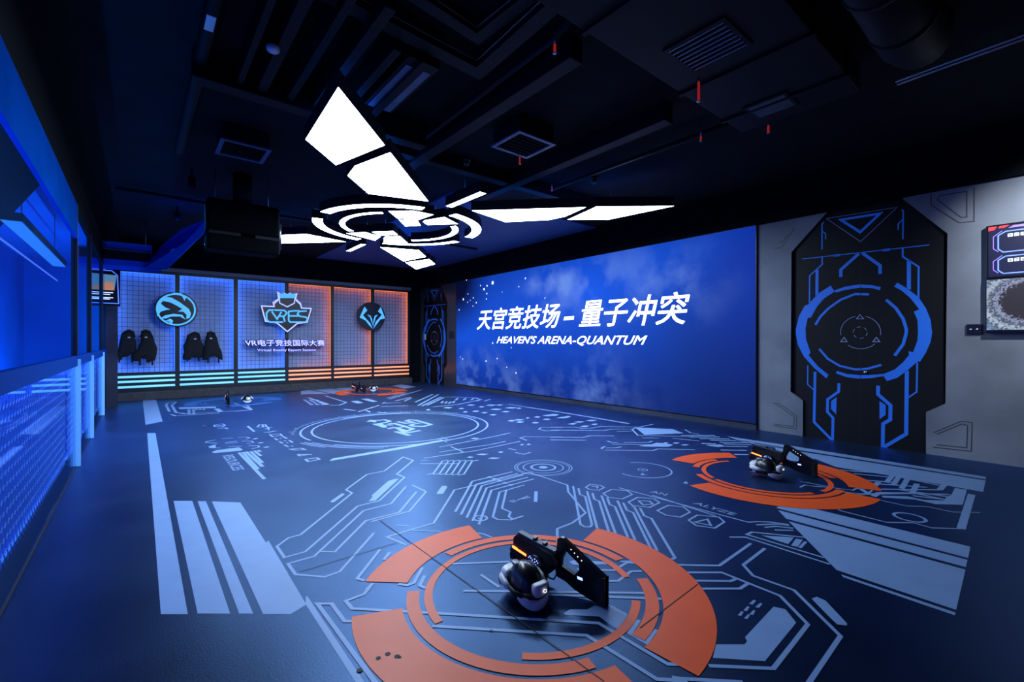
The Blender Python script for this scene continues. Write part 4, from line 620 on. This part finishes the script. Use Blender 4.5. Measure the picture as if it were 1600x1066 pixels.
# corridor behind the glass
S(prism('trim_6', [[(-.587, YF), (-.587, 4.95), (-1.13, 7.06), (-2.0, 8.6), (-2.0, YF)]], LP(2.64), 0, .05, mat('perforated_black', (.0015, .0015, .003), .9, spec=.05)))
S(box('trim_11', (-2.0, 14.78, 0), (-.64, 14.86, ZC), M_corr))
S(box('trim_7', (-2.0, YF, 3.3), (-.62, 14.86, 3.4), M_corr))
def area(name, loc, rot, sx, sy, W, col, parent=None):
    l = bpy.data.lights.new(name, 'AREA'); l.shape = 'RECTANGLE'; l.size = sx; l.size_y = sy; l.energy = W; l.color = col
    o = bpy.data.objects.new(name, l); COL.objects.link(o); o.location = loc; o.rotation_euler = rot
    if parent: o.parent = parent
    return o
for i, (ya, yb) in enumerate(((-1.5, 5.4), (5.6, 13.2))):
    r = empty('corridor_floor_light', (-1.2, (ya + yb) / 2, 0)); tag(r, ('blue linear floor light behind the nearer glass panes', 'blue linear floor light behind the farther glass panes')[i], 'floor light')
    box('channel', (-.05, -(yb - ya) / 2, 0), (.05, (yb - ya) / 2, .05), M_frame, r)
    area('lamp', (0, 0, .056), (pi, 0, 0), .06, yb - ya, CORR_W, (.004, .36, 1.0), r)
r = empty('corridor_ceiling_light', (-.95, 8.1, 2.64)); tag(r, 'frosted linear ceiling light seen through the left glass', 'ceiling light')
M_cl = mat('corridor_diffuser', (.3, .4, .5), .5, emit=((.16, .38, .85), .28))
box('diffuser', (-.07, -1.7, -.035), (.07, 1.7, -.03), M_cl, r); box('housing', (-.08, -1.72, -.03), (.08, 1.72, .05), M_frame, r)
for yy in (-1.2, 1.2): tube('hanger', [(0, yy, .05), (0, yy, .67)], .006, M_steel, r, 5)
r = box('line_light', (-1.16, 6.9, 2.55), (-1.145, 11.6, 2.565), mat('pale_line', (.4, .4, .7), .5, emit=((.3, .3, .9), .5))); tag(r, 'thin glowing violet line light under the corridor ceiling', 'light strip')  # thin LED line under the corridor ceiling, no handrail
o = box('switch_plate', (-2.0, 10.02, 1.40), (-1.985, 10.14, 1.52), mat('plate', (.5, .6, .8), .4, emit=((.25, .4, .8), .3)), bev=.004); tag(o, 'small square plate on the blue corridor wall', 'switch')  # plate's brightness is put in as a faint own glow
r = superq('wall_lamp', (-1.96, 11.3, 1.72), (.04, .06, .05), mat('wl', (.6, .7, .9), .4, emit=((.5, .7, 1), .9)), None, .8, .9, 12, 8); tag(r, 'small round glowing lamp on the blue corridor wall', 'wall lamp')

# ------------------------------------------------------------------ back left corner: column, monitor, soffit
S(box('trim_8', (-.62, 13.45, 0), (-.38, 13.75, ZC), M_darkpan))
r = empty('corner_monitor', (-.42, 13.1, 2.2), 0); tag(r, 'portrait monitor with green and amber picture on the corner column', 'monitor')
cx0, cx1, cz0, cz1 = -.86, -.32, 2.22, 3.05
box('monitor_body', (cx0, 13.05, cz0), (cx1, 13.12, cz1), M_scr, r, .005)
PMn = P_back(13.049)
flat('picture', [[(cx0 + .06, cz0 + .34), (cx1 - .1, cz0 + .34), (cx1 - .06, cz1 - .16), (cx0 + .06, cz1 - .14)]], PMn, mat('picture_haze', (.2, .3, .3), .5, emit=((.10, .20, .22), .8)), r)
flat('picture_hill', [[(cx0 + .06, cz0 + .34), (cx1 - .1, cz0 + .34), (cx1 - .12, cz0 + .5), (cx0 + .32, cz0 + .52), (cx0 + .06, cz0 + .40)]], P_back(13.047), M_scro, r)
flat('picture_border', rib([(cx0 + .03, cz1 - .07), (cx1 - .14, cz1 - .07), (cx1 - .05, cz1 - .16), (cx1 - .03, cz0 + .06), (cx0 + .03, cz0 + .06)], .018), P_back(13.047), M_neon, r)
for k, z in enumerate((.28, .24, .17, .14)): flat('caption_bar', [[(cx0 + .05, cz0 + z), (cx1 - .12 - .05 * (k % 2), cz0 + z), (cx1 - .12 - .05 * (k % 2), cz0 + z + .018), (cx0 + .05, cz0 + z + .018)]], P_back(13.047), M_scrw, r)
flat('caption_bar', [[(cx0 + .03, cz1 - .05), (cx0 + .3, cz1 - .05), (cx0 + .3, cz1 - .035), (cx0 + .03, cz1 - .035)]], P_back(13.047), M_neonv, r)
box('bracket', (-.52, 13.12, 2.55), (-.46, 13.46, 2.65), M_frame, r)
fix(r)
r = empty('soffit_duct', (-.1, 12.3, 3.2)); tag(r, 'metal duct coloured as blue-lit with dark slot and raked tip under the ceiling corner', 'duct')
prism('duct_body', [[(-.92, 12.0), (.36, 12.0), (.36, 12.7), (-.92, 12.7)]], LP(2.97), 0, .47, M_fascia, r)  # blue light on the duct is put into its colour
bm = bmesh.new()
q = [(.20, 12.0, 2.97), (.45, 12.0, 2.97), (.75, 9.9, 3.22), (.98, 8.9, 3.44), (.96, 8.9, 3.46), (.70, 9.9, 3.45), (.45, 12.0, 3.44), (.20, 12.0, 3.44)]
va = [bm.verts.new(p) for p in q]; vb = [bm.verts.new((p[0] - .12, p[1] + .05, p[2])) for p in q]
bm.faces.new(va); bm.faces.new(vb[::-1])
for k in range(8): bm.faces.new((va[k], va[(k + 1) % 8], vb[(k + 1) % 8], vb[k]))
from_bm('raked_tip', bm, M_fascia, r)
box('air_slot', (-.9, 11.985, 3.09), (.18, 11.999, 3.27), M_scr, r); box('slot_lip', (-.9, 11.97, 3.275), (.2, 11.999, 3.29), M_gmetal, r)
for xx in (-.6, .1): tube('hanger', [(xx, 12.4, 3.43), (xx, 12.4, ZC)], .01, M_steel, r, 5)
fix(r)

# ------------------------------------------------------------------ wall monitors on the right wall
r = empty('wall_monitor', (XR, .1, 2.2)); tag(r, 'upper wall monitor with neon blue boxes and red header', 'monitor', 'stacked wall monitors')
mz0, mz1, my1, my0 = 2.20, 2.83, .62, -.50
box('monitor_body', (XR - .06, my0, mz0), (XR, my1, mz1), M_scr, r, .004)
PMo = P_right(.0605); PM2 = P_right(.062)
flat('picture', [[(my1 - .02, mz0 + .02), (my0 + .02, mz0 + .02), (my0 + .02, mz1 - .02), (my1 - .02, mz1 - .02)]], PMo, mat('dark_picture', (.01, .01, .03), .4, emit=((.003, .004, .03), 1)), r)
flat('red_header', [[(my1 - .02, mz1 - .02), (my1 - .09, mz1 - .02), (my1 - .07, mz1 - .06), (my1 - .02, mz1 - .065)], [(my1 - .11, mz1 - .02), (my1 - .19, mz1 - .02), (my1 - .15, mz1 - .045), (my1 - .10, mz1 - .045)]], PM2, M_scrr, r)
flat('header_band', [[(my1 - .22, mz1 - .03), (my0 + .03, mz1 - .03), (my0 + .03, mz1 - .055), (my1 - .18, mz1 - .055)]], PM2, M_neonv, r)
for a0, a1, mm in ((.30, .54, M_neon), (.05, .25, M_neon)):
    flat('neon_box', rib([(my0 + .04, mz0 + a1), (my1 - .16, mz0 + a1), (my1 - .10, mz0 + a1 - .04), (my1 - .10, mz0 + a0 + .04), (my1 - .14, mz0 + a0), (my0 + .04, mz0 + a0)], .012), PM2, mm, r)
    flat('neon_edge', rib([(my1 - .13, mz0 + a1 + .01), (my1 - .06, mz0 + a1 - .05), (my1 - .06, mz0 + a0 + .05), (my1 - .10, mz0 + a0 + .01)], .008), PM2, M_neonv, r)
    for k in range(4):
        y = my1 - .18 - k * .05
        flat('glyph', rib([(y, mz0 + a1 - .035), (y - .032, mz0 + a1 - .035), (y - .032, mz0 + a1 - .065), (y, mz0 + a1 - .065), (y, mz0 + a1 - .035)], .007) + rib([(y, mz0 + a1 - .05), (y - .032, mz0 + a1 - .05)], .006), PM2, M_scrw, r)
fix(r)
r = empty('wall_monitor', (XR, .1, 1.6)); tag(r, 'lower wall monitor showing a dark sphere over snowy rocks', 'monitor', 'stacked wall monitors')
box('monitor_body', (XR - .06, my0, 1.555), (XR, my1 + .005, 2.195), M_scr, r, .004)
def planet():
    m = bpy.data.materials.new('snow_planet_picture'); m.use_nodes = True; nt = m.node_tree; N = nt.nodes; Lk = nt.links; b = N['Principled BSDF']
    b.inputs['Base Color'].default_value = (.01, .01, .02, 1)
    tc = N.new('ShaderNodeTexCoord'); mp = N.new('ShaderNodeMapping'); mp.inputs['Location'].default_value = (0, -.62, -.52); mp.inputs['Scale'].default_value = (0, 1.8, 1.15); mp.vector_type = 'POINT'
    Lk.new(tc.outputs['Generated'], mp.inputs['Vector'])
    sb = N.new('ShaderNodeVectorMath'); sb.operation = 'SUBTRACT'; sb.inputs[1].default_value = (0, .70, .55); Lk.new(tc.outputs['Generated'], sb.inputs[0])
    ml_ = N.new('ShaderNodeVectorMath'); ml_.operation = 'MULTIPLY'; ml_.inputs[1].default_value = (0, 1.75, 1.0); Lk.new(sb.outputs[0], ml_.inputs[0])
    ln_ = N.new('ShaderNodeVectorMath'); ln_.operation = 'LENGTH'; Lk.new(ml_.outputs[0], ln_.inputs[0])
    n = N.new('ShaderNodeTexNoise'); n.inputs['Scale'].default_value = 24; n.inputs['Detail'].default_value = 8; Lk.new(ml_.outputs[0], n.inputs['Vector'])
    ad = N.new('ShaderNodeMath'); ad.operation = 'MULTIPLY_ADD'; ad.inputs[1].default_value = .35; Lk.new(n.outputs['Fac'], ad.inputs[0]); Lk.new(ln_.outputs['Value'], ad.inputs[2])
    rp = N.new('ShaderNodeValToRGB'); e = rp.color_ramp.elements
    e[0].position = .0; e[0].color = (.012, .008, .01, 1); e[1].position = 1.0; e[1].color = (.45, .62, .78, 1)
    for p, c in ((.52, (.02, .014, .012)), (.58, (.35, .4, .6)), (.64, (.02, .03, .06)), (.74, (.5, .6, .75)), (.80, (.05, .08, .14)), (.9, (.2, .32, .5))):
        q_ = e.new(p); q_.color = (*c, 1)
    Lk.new(ad.outputs[0], rp.inputs['Fac']); Lk.new(rp.outputs['Color'], b.inputs['Emission Color']); b.inputs['Emission Strength'].default_value = .9
    return m
flat('picture', [[(my1 - .005, 1.59), (my0 + .02, 1.59), (my0 + .02, 2.185), (my1 - .005, 2.185)]], PMo, planet(), r)
for k in range(14):
    a = 2.4 * k; rr = .02 + .012 * k; flat('amber_speck', [circle((.13 + rr * cos(a) * .9, 1.92 + rr * sin(a)), .006 + .004 * (k % 3), 6)], PM2, M_scro, r)
fix(r)
r = empty('wall_socket', (XR, .727, 1.6)); tag(r, 'black socket plate on the grey wall below the monitors', 'socket')
box('plate', (XR - .02, .66, 1.54), (XR, .795, 1.665), M_bplast, r, .008)
for yy in (.70, .755): tube('socket_hole', [(XR - .0195, yy, 1.60), (XR - .0225, yy, 1.60)], .014, M_steel, r, 10)
fix(r)
o = box('wall_switch', (XR - .015, 14.45, 1.52), (XR, 14.55, 1.72), M_white, None, .004); tag(o, 'small white switch beside the far corner door', 'switch')
o = box('card_reader', (XR - .03, 12.62, 1.56), (XR, 12.86, 1.80), M_bplast, None, .01); tag(o, 'black reader box left of the LED screen', 'reader')

# ------------------------------------------------------------------ guns
def make_gun():
    r = empty('toy_rifle'); PG = lambda u, v, e=0.0: Vector((u, e, v))
    g = GUN
    prism('receiver', [g['receiver']], PG, -.028, .028, M_bplast, r)
    prism('stock_loop', [g['loop'], g['hole'][::-1]], PG, -.013, .013, M_bplast, r)
    prism('butt_pad', [g['butt']], PG, -.024, .024, M_rubber, r)
    prism('pistol_grip', [[(.40, .07), (.49, .075), (.475, 0), (.41, 0)]], PG, -.018, .018, M_rubber, r)
    a, b = g['strip']; prism('light_strip', [[(a[0], a[1] + .008), (b[0], b[1] + .008), (b[0], b[1] - .004), (a[0], a[1] - .004)]], PG, .0275, .036, M_orled, r)['label'] = 'glowing orange strip'
    t0, t1 = Vector(g['receiver'][1]), Vector(g['receiver'][2])
    up = Vector((0, .012)); prism('top_rail', [[tuple(t0), tuple(t1), tuple(t1 + up), tuple(t0 + up)]], PG, -.02, .02, mat('grey_rail', (.10, .12, .17), .4), r)
    for q in g['hooks'][:2]: prism('sight', [[(q[0] - .008, q[1] - .01), (q[0] + .008, q[1] - .01), (q[0] + .004, q[1] + .03), (q[0] - .012, q[1] + .026)]], PG, -.018, .018, M_bplast, r)
    c_ = Vector((.47, .125)); ins_ = [tuple(c_ + (Vector(q) - c_) * .78) for q in g['receiver']]
    prism('side_plate', [ins_], PG, .0282, .0315, M_rubber, r)
    for k in range(4):
        t_ = .585 + .018 * k; prism('vent_slot', [[(t_, .085), (t_ + .008, .085), (t_ + .004, .115), (t_ - .004, .115)]], PG, .0316, .0326, M_seam, r)
    tube('trigger_guard', [PG(.40, .05), PG(.385, .028), PG(.35, .03), PG(.335, .06)], .005, M_bplast, r, 8)
    prism('stock_ridge', [[(.012, .02), (.018, .02), (.022, .14), (.016, .145)]], PG, .0242, .027, M_bplast, r)
    tube('muzzle', [PG(.64, .12), PG(.675, .125)], .024, M_rubber, r, 14)
    superq('tracker_pod', (.455, .032, .105), (.055, .02, .05), M_bplast, r, .7, .7, 16, 10)
    for (u, v) in g['leds']: superq('status_led', (u, .0135, v), (.004, .002, .004), M_glow, r, 1, 1, 6, 4)
    for (u, v) in g['cl']: superq('status_led', (u, .052, v), (.0035, .002, .0035), M_blled, r, 1, 1, 6, 4)
    u, v = g['label'][0]; prism('display', [[(u - .018, v - .007), (u + .014, v - .007), (u + .018, v + .007), (u - .014, v + .007)]], PG, .013, .0148, M_blled, r)
    return r
ga = math.atan2(GUN_D[1], GUN_D[0])
# local x runs from the butt to the muzzle, local y is the lit side of the gun
def place_gun(r, o, ang, label):
    r.location = (o[0], o[1], 0.004); r.rotation_euler = (0, 0, ang); tag(r, label, 'toy gun', 'toy rifles on the floor rings')
def make_headset():
    r = empty('vr_headset')
    cutf = lambda p: Vector((p.x, p.y - .018 * (p.x / .095) ** 2, p.z))
    superq('visor', (0, .085, .082), (.098, .042, .056), M_white, r, .45, .45, 28, 14, cutf)
    superq('front_plate', (0, .118, .082), (.084, .018, .046), M_bplast, r, .5, .45, 24, 10, cutf)
    for sx in (-.06, .06): superq('camera_lens', (sx, .128, .10), (.013, .008, .013), M_bplast, r, 1, 1, 10, 8)
    superq('side_sensor', (-.098, .088, .075), (.008, .022, .03), M_bplast, r, .8, .8, 12, 8)['label'] = 'black oval sensor window'
    superq('face_cushion', (0, .038, .078), (.085, .032, .052), M_rubber, r, .55, .5, 20, 10)
    for sx in (-1, 1):
        tube('side_arm', [(sx * .088, .085, .088), (sx * .100, .05, .088), (sx * .103, .01, .086), (sx * .098, -.025, .082)], [.02, .018, .014, .009], M_white, r, 10, [.026, .022, .018, .012])
        tube('side_strap', [(sx * .098, -.02, .083), (sx * .094, -.07, .08), (sx * .07, -.115, .078)], .008, M_rubber, r, 8, .014)
    bm = bmesh.new(); n = 16
    for wd, rad in ((.05, 1.0), (.045, .93)): pass
    add_super(bm, (0, -.01, .065), (.084, .118, .122), 1, .9, 24, 16, lambda p: Vector((p.x, p.y, max(p.z, -.02))))
    from_bm('head_shell', bm, M_bplast, r, True)
    superq('shell_grey_oval', (-.035, .03, .170), (.022, .035, .010), mat('grey_shell_patch', (.16, .19, .26), .25), r, .8, .7, 12, 6)  # grey oval set into the black head shell
    superq('battery_pod', (.020, -.138, .104), (.044, .024, .032), M_white, r, .5, .5, 24, 12, lambda p: Vector((p.x, p.y + .02 * ((p.x + .02) / .06) ** 2, p.z)))
    superq('rear_cushion', (0, -.128, .034), (.082, .032, .027), M_white, r, .6, .6, 24, 12, lambda p: Vector((p.x, p.y + .035 * (p.x / .08) ** 2, p.z + .026 * (p.x / .08) ** 2)))
    superq('pod_gap', (0, -.122, .068), (.070, .026, .020), M_rubber, r, .6, .6, 16, 8, lambda p: Vector((p.x, p.y + .02 * (p.x / .06) ** 2, p.z)))
    bm = bmesh.new(); pts = [(.03 + .0085 * cos(2 * pi * k / 14), -.1635, .106 + .0085 * sin(2 * pi * k / 14)) for k in range(15)]
    add_tube(bm, pts, .0016, 6, cap=False); from_bm('power_light', bm, M_glow, r, True)['label'] = 'glowing white power ring'
    return r
def place_hs(r, o, ang, label):
    r.scale = (1.1, 1.1, 1.1); r.location = (o[0], o[1], 0.003); r.rotation_euler = (0, 0, ang); tag(r, label, 'headset', 'headsets on the floor rings')
g1 = make_gun(); h1 = make_headset()
g2, g3, g4 = copy_tree(g1), copy_tree(g1), copy_tree(g1)
h2, h3, h4 = copy_tree(h1), copy_tree(h1), copy_tree(h1)
place_gun(g1, GUN_O, ga, 'black toy rifle with orange light on the nearest floor ring')
place_gun(g2, (5.61, 1.70), ga - radians(6), 'black toy rifle on the orange ring below the black door')
place_gun(g3, (1.58, 12.2), radians(85), 'black toy rifle far off below the blue-lit bays')
place_gun(g4, (4.98, 12.7), ga, 'black toy rifle far off below the orange-lit bays')
place_hs(h1, (1.69, 1.95), radians(-15), 'white and black headset beside the nearest toy rifle')
place_hs(h2, (5.20, 2.06), radians(-12), 'white and black headset on the ring below the black door')
place_hs(h3, (1.97, 12.3), radians(-8), 'white and black headset far off below the blue-lit bays')
place_hs(h4, (5.27, 12.8), radians(-25), 'white and black headset far off below the orange-lit bays')

# ------------------------------------------------------------------ ceiling services
def duct_flange(bm, x0, x1, y, z0, z1): add_box(bm, (x0, y - .02, z0), (x1, y + .02, z1))
r = empty('air_duct', (3.7, 1.7, 4.0)); tag(r, 'wide flat black air duct with two slatted grilles below', 'duct')
box('duct_body', (1.9, 1.18, 3.7), (5.02, 2.22, 3.95), M_duct, r, .012)
for xx in (2.5, 3.8, 4.6): box('flange', (xx - .02, 1.16, 3.68), (xx + .02, 2.24, 3.96), M_duct, r)
for (gx0, gx1, gy0, gy1) in ((3.12, 3.58, 1.5, 1.98), (4.48, 4.82, 1.6, 1.98)):
    g = prism('grille_frame', [[(gx0, gy0), (gx1, gy0), (gx1, gy1), (gx0, gy1)], [(gx0 + .03, gy0 + .03), (gx0 + .03, gy1 - .03), (gx1 - .03, gy1 - .03), (gx1 - .03, gy0 + .03)]], LP(3.685), 0, .014, M_duct, r)
    for k in range(8):
        x = gx0 + .045 + (gx1 - gx0 - .09) * k / 7; box('slat', (x - .006, gy0 + .03, 3.684), (x + .006, gy1 - .03, 3.697), M_gmetal, g)
fix(r)
r = empty('air_duct', (4.2, 1.2, 4.0)); tag(r, 'round black duct running behind the wide flat duct', 'duct')
tube('duct_body', [(2.6, .75, 3.76), (4.5, .75, 3.76), (4.8, .75, 3.84), (4.9, .75, 4.02)], .2, M_duct, r, 20)
for xx in (3.0, 3.6, 4.2): tube('duct_band', [(xx - .02, .75, 3.76), (xx + .02, .75, 3.76)], .21, M_duct, r, 20)
fix(r)
def tray(name, pts, wd, hh, z, label):
    r = empty(name, (pts[0][0], pts[0][1], ZC)); tag(r, label, 'cable tray')
    q = rib(pts, wd); bm = bmesh.new()
    for f in q:
        a = [bm.verts.new((p.x, p.y, z)) for p in f]; b = [bm.verts.new((p.x, p.y, z + hh)) for p in f]
        bm.faces.new(a)
        bm.faces.new((a[0], a[1], b[1], b[0])); bm.faces.new((a[2], a[3], b[3], b[2]))
    from_bm('tray_body', bm, M_duct, r)
    bm = bmesh.new()
    for f in q:
        for i, j in ((0, 1), (2, 3)): add_tube(bm, [(f[i].x, f[i].y, z + hh), (f[j].x, f[j].y, z + hh)], .006, 5)
    from_bm('tray_lip', bm, M_gmetal, r)
    for (a, b), (c, d) in zip(pts, pts[1:]):
        for t_ in (.2, .8):
            tube('hanger_rod', [(a + (c - a) * t_, b + (d - b) * t_, z), (a + (c - a) * t_, b + (d - b) * t_, ZC)], .005, M_gmetal, r, 5)
    fix(r)
tray('cable_tray', [(.95, 3.27), (2.36, 3.36), (2.31, 2.34)], .13, .06, 3.86, 'black cable tray turning a corner above the lamp')
tray('cable_tray', [(1.5, 2.95), (2.12, 3.03), (2.16, 2.36)], .10, .05, 3.9, 'inner black cable tray parallel to the first corner tray')
jl = ['first', 'second', 'third', 'fourth', 'fifth', 'sixth', 'seventh']
for i, (x, ya, yb, wd) in enumerate(((.70, 3.2, 4.75, .05), (.88, 3.2, 4.75, .08), (1.12, 3.0, 4.75, .06), (1.36, 3.0, 4.75, .08), (1.60, 3.4, 4.75, .07), (1.86, 3.4, 4.75, .08))):
    o = box('ceiling_joist', (x - wd / 2, ya, 3.78), (x + wd / 2, yb, 3.98), M_duct, None, .004); tag(o, jl[i] + ' black ceiling joist counted from the labelled pipe', 'joist', 'black ceiling joists')
o = box('ceiling_beam', (.35, 4.76, 3.74), (2.6, 4.92, 3.99), M_duct, None, .006); tag(o, 'black cross beam where the joists end', 'beam')
o = box('ceiling_beam', (2.75, 2.6, 3.8), (2.9, 7.0, 3.99), M_duct, None, .006); tag(o, 'black beam running from the flat duct toward the lamp', 'beam')
o = box('ceiling_beam', (4.3, 2.7, 3.8), (4.45, 6.4, 3.99), M_duct, None, .006); tag(o, 'black beam beside the bright-rimmed cassette', 'beam')
o = box('ceiling_beam', (2.2, 5.3, 3.82), (7.0, 5.45, 3.99), M_duct, None, .006); tag(o, 'long black cross beam in front of the lamp', 'beam')
r = empty('duct_branch', (1.87, 3.95, ZC)); tag(r, 'short duct with lamp light painted on its underside above the lamp wing', 'duct')
box('duct_body', (1.73, 3.46, 3.82), (2.02, 4.44, 3.99), M_duct, r, .006); box('lamplit_underside', (1.76, 3.57, 3.812), (1.99, 4.42, 3.819), M_duct_lit, r); fix(r)  # lamp light on the bottom face is put into a paler colour
r = empty('service_pipe', (.40, 5.2, ZC)); tag(r, 'thick black pipe with a white paper label', 'pipe')
tube('pipe', [(.42, 2.9, 3.9), (.41, 5, 3.9), (.39, 7.2, 3.9)], .055, M_duct, r, 14)
box('paper_label', (.38, 3.98, 3.838), (.44, 4.18, 3.845), M_white, r)['label'] = 'white paper label'
fix(r)
r = empty('service_pipe', (5.4, .9, ZC)); tag(r, 'bright metal conduit pair at the upper right', 'pipe')
for dx in (0, .07): tube('conduit', [(5.46 + dx, 1.02, 3.88), (5.41 + dx, .22, 3.88), (5.3 + dx, -1.5, 3.88)], .014, M_gmetal, r, 8)
fix(r)
def pipe_run(pts, rad, label):
    o = tube('sprinkler_pipe', pts, rad, M_duct, None, 10); tag(o, label, 'pipe')
pipe_run([(-.3, 9.6, 3.9), (6.9, 9.9, 3.9)], .03, 'thin black pipe crossing above the lamp')
pipe_run([(2.5, 2.3, 3.9), (2.59, 2.62, 3.9), (2.66, 5.2, 3.9)], .03, 'thin black pipe with a red band')
pipe_run([(5.12, 1.4, 3.9), (5.12, 5.25, 3.9)], .03, 'thin black pipe above the right ring')
pipe_run([(1.9, .3, 3.95), (1.1, 2.5, 3.95), (.55, 2.9, 3.95)], .025, 'bent black pipe near the labelled pipe')
for i, (x, y, ln_) in enumerate(((2.59, 2.62, .07), (3.70, 2.0, .16), (5.08, 2.72, .05), (3.83, 4.52, .08), (5.0, 1.95, .07), (5.0, 5.12, .03))):
    zt = 3.68 if i in (1, 4) else 3.86
    r = empty('fire_sprinkler', (x, y, zt)); tag(r, ['small red-tagged sprinkler on the corner pipe', 'long red-tagged sprinkler below the larger duct grille', 'small red-tagged sprinkler right of the flat duct', 'red-tagged sprinkler under the square cassette', 'red-tagged sprinkler below the smaller duct grille', 'tiny red-tagged sprinkler above the right lamp wing'][i], 'sprinkler', 'red tagged sprinklers')
    tube('tag', [(0, 0, -.01), (0, 0, -.01 - ln_)], .011, M_red, r, 8)['label'] = 'red tag'
    tube('stem', [(0, 0, -.01), (0, 0, .03 if i in (1, 4) else .14)], .008, M_steel, r, 8)
    tube('deflector', [(0, 0, -.012 - ln_), (0, 0, -.016 - ln_)], .018, M_steel, r, 10)
def cassette(x0, x1, y0, y1, label, mm):
    r = empty('ceiling_cassette', ((x0 + x1) / 2, (y0 + y1) / 2, ZC)); tag(r, label, 'air conditioner', 'ceiling cassettes')
    box('casing', (x0, y0, 3.80), (x1, y1, 3.985), M_duct, r, .005)
    prism('rim', [[(x0 - .02, y0 - .02), (x1 + .02, y0 - .02), (x1 + .02, y1 + .02), (x0 - .02, y1 + .02)], [(x0 + .025, y0 + .025), (x0 + .025, y1 - .025), (x1 - .025, y1 - .025), (x1 - .025, y0 + .025)]], LP(3.78), 0, .019, mm, r)
    for k in range(6):
        y = y0 + .07 + (y1 - y0 - .14) * k / 5; box('louver', (x0 + .03, y - .012, 3.788), (x1 - .03, y + .012, 3.796), M_black, r)
    fix(r)
M_rim = mat('cassette_rim', (.08, .12, .22), .4)
cassette(.74, 1.23, 6.17, 6.67, 'dark ceiling cassette with blue-grey rim left of the lamp', M_rim)
cassette(3.27, 3.80, 3.86, 4.35, 'dark square ceiling cassette with bright rim above the lamp', M_rim)
for i, (x, y) in enumerate(((3.5, 5.29), (5.41, 4.62))):
    r = empty('ceiling_camera', (x, y, ZC)); tag(r, ('round black ceiling camera above the lamp', 'black ceiling camera near the right lamp wing')[i], 'camera')
    tube('mount', [(0, 0, -.001), (0, 0, -.06)], .07, M_bplast, r, 16); superq('dome', (0, 0, -.06), (.06, .06, .06), M_bplast, r, 1, 1, 14, 10)
r = empty('smoke_detector', (.81, 3.95, 3.77)); tag(r, 'white round smoke detector between the joists', 'smoke detector')
superq('body', (0, 0, -.02), (.05, .05, .03), M_white, r, .8, 1, 16, 8); tube('stem', [(0, 0, 0), (0, 0, .23)], .012, M_duct, r, 8)
M_vent = mat('black_vent_sheet', (.0015, .0018, .004), .8, spec=.05)
r = empty('vent_duct', (1.22, 8.0, ZC)); tag(r, 'hanging black two-part ventilation duct left of the lamp', 'vent')
box('upper_body', (-.47, -.2, -.94), (.48, .2, -.46), M_vent, r, .04); box('lower_body', (-.47, -.2, -1.2), (.48, .2, -.97), M_vent, r, .03)
box('collar', (-.45, -.18, -.98), (-.05, .18, -.93), M_duct, r); box('collar', (.145, -.18, -.98), (.46, .18, -.93), M_duct, r)
tube('end_cap', [(.46, -.05, -1.08), (.46, -.05, -.68)], .07, M_bplast, r, 14)
for xx in (-.35, .35): tube('hanger_rod', [(xx, 0, -.47), (xx, 0, .0)], .008, M_steel, r, 6)
tube('riser', [(0, 0, -.47), (0, 0, .01)], .13, M_duct, r, 16)
for i, (x, y, tx, ty, lb) in enumerate(((.55, 10.6, 1.2, 9.2, 'added blue light near the left soffit'), (.6, 8.2, 1.6, 8.9, 'added blue light above the left floor stripe'))):
    r = empty('added_blue_light', (x, y, ZC)); tag(r, lb, 'added light')  # unseen light added to turn the left floor blue
    tube('stem', [(0, 0, 0), (0, 0, -.12)], .012, M_black, r, 8); tube('can', [(0, 0, -.12), (0, 0, -.27)], .05, M_black, r, 14)
    sl = bpy.data.lights.new('beam', 'SPOT'); sl.energy = ADDED_BLUE_W; sl.spot_size = radians(72); sl.spot_blend = 1; sl.color = (.005, .28, 1.0); sl.shadow_soft_size = .04
    so = bpy.data.objects.new('beam', sl); COL.objects.link(so); so.parent = r; so.location = (0, 0, -.3)
    so.rotation_euler = Vector((tx - x, ty - y, -3.7)).to_track_quat('-Z', 'Y').to_euler()
r = empty('spotlight', (6.3, -.6, ZC)); tag(r, 'ceiling spotlight aimed at the grey wall with the monitors', 'spotlight')
tube('stem', [(0, 0, 0), (0, 0, -.2)], .012, M_black, r, 8); tube('can', [(-.04, .0, -.2), (.05, .0, -.32)], .06, M_black, r, 14)
sl = bpy.data.lights.new('beam', 'SPOT'); sl.energy = SPOT_W; sl.spot_size = radians(80); sl.spot_blend = 1; sl.color = (.82, .92, 1.0); sl.shadow_soft_size = .05
so = bpy.data.objects.new('beam', sl); COL.objects.link(so); so.parent = r; so.location = (.07, .05, -.35)
so.rotation_euler = Vector((1.5, .35, -1.2)).to_track_quat('-Z', 'Y').to_euler()
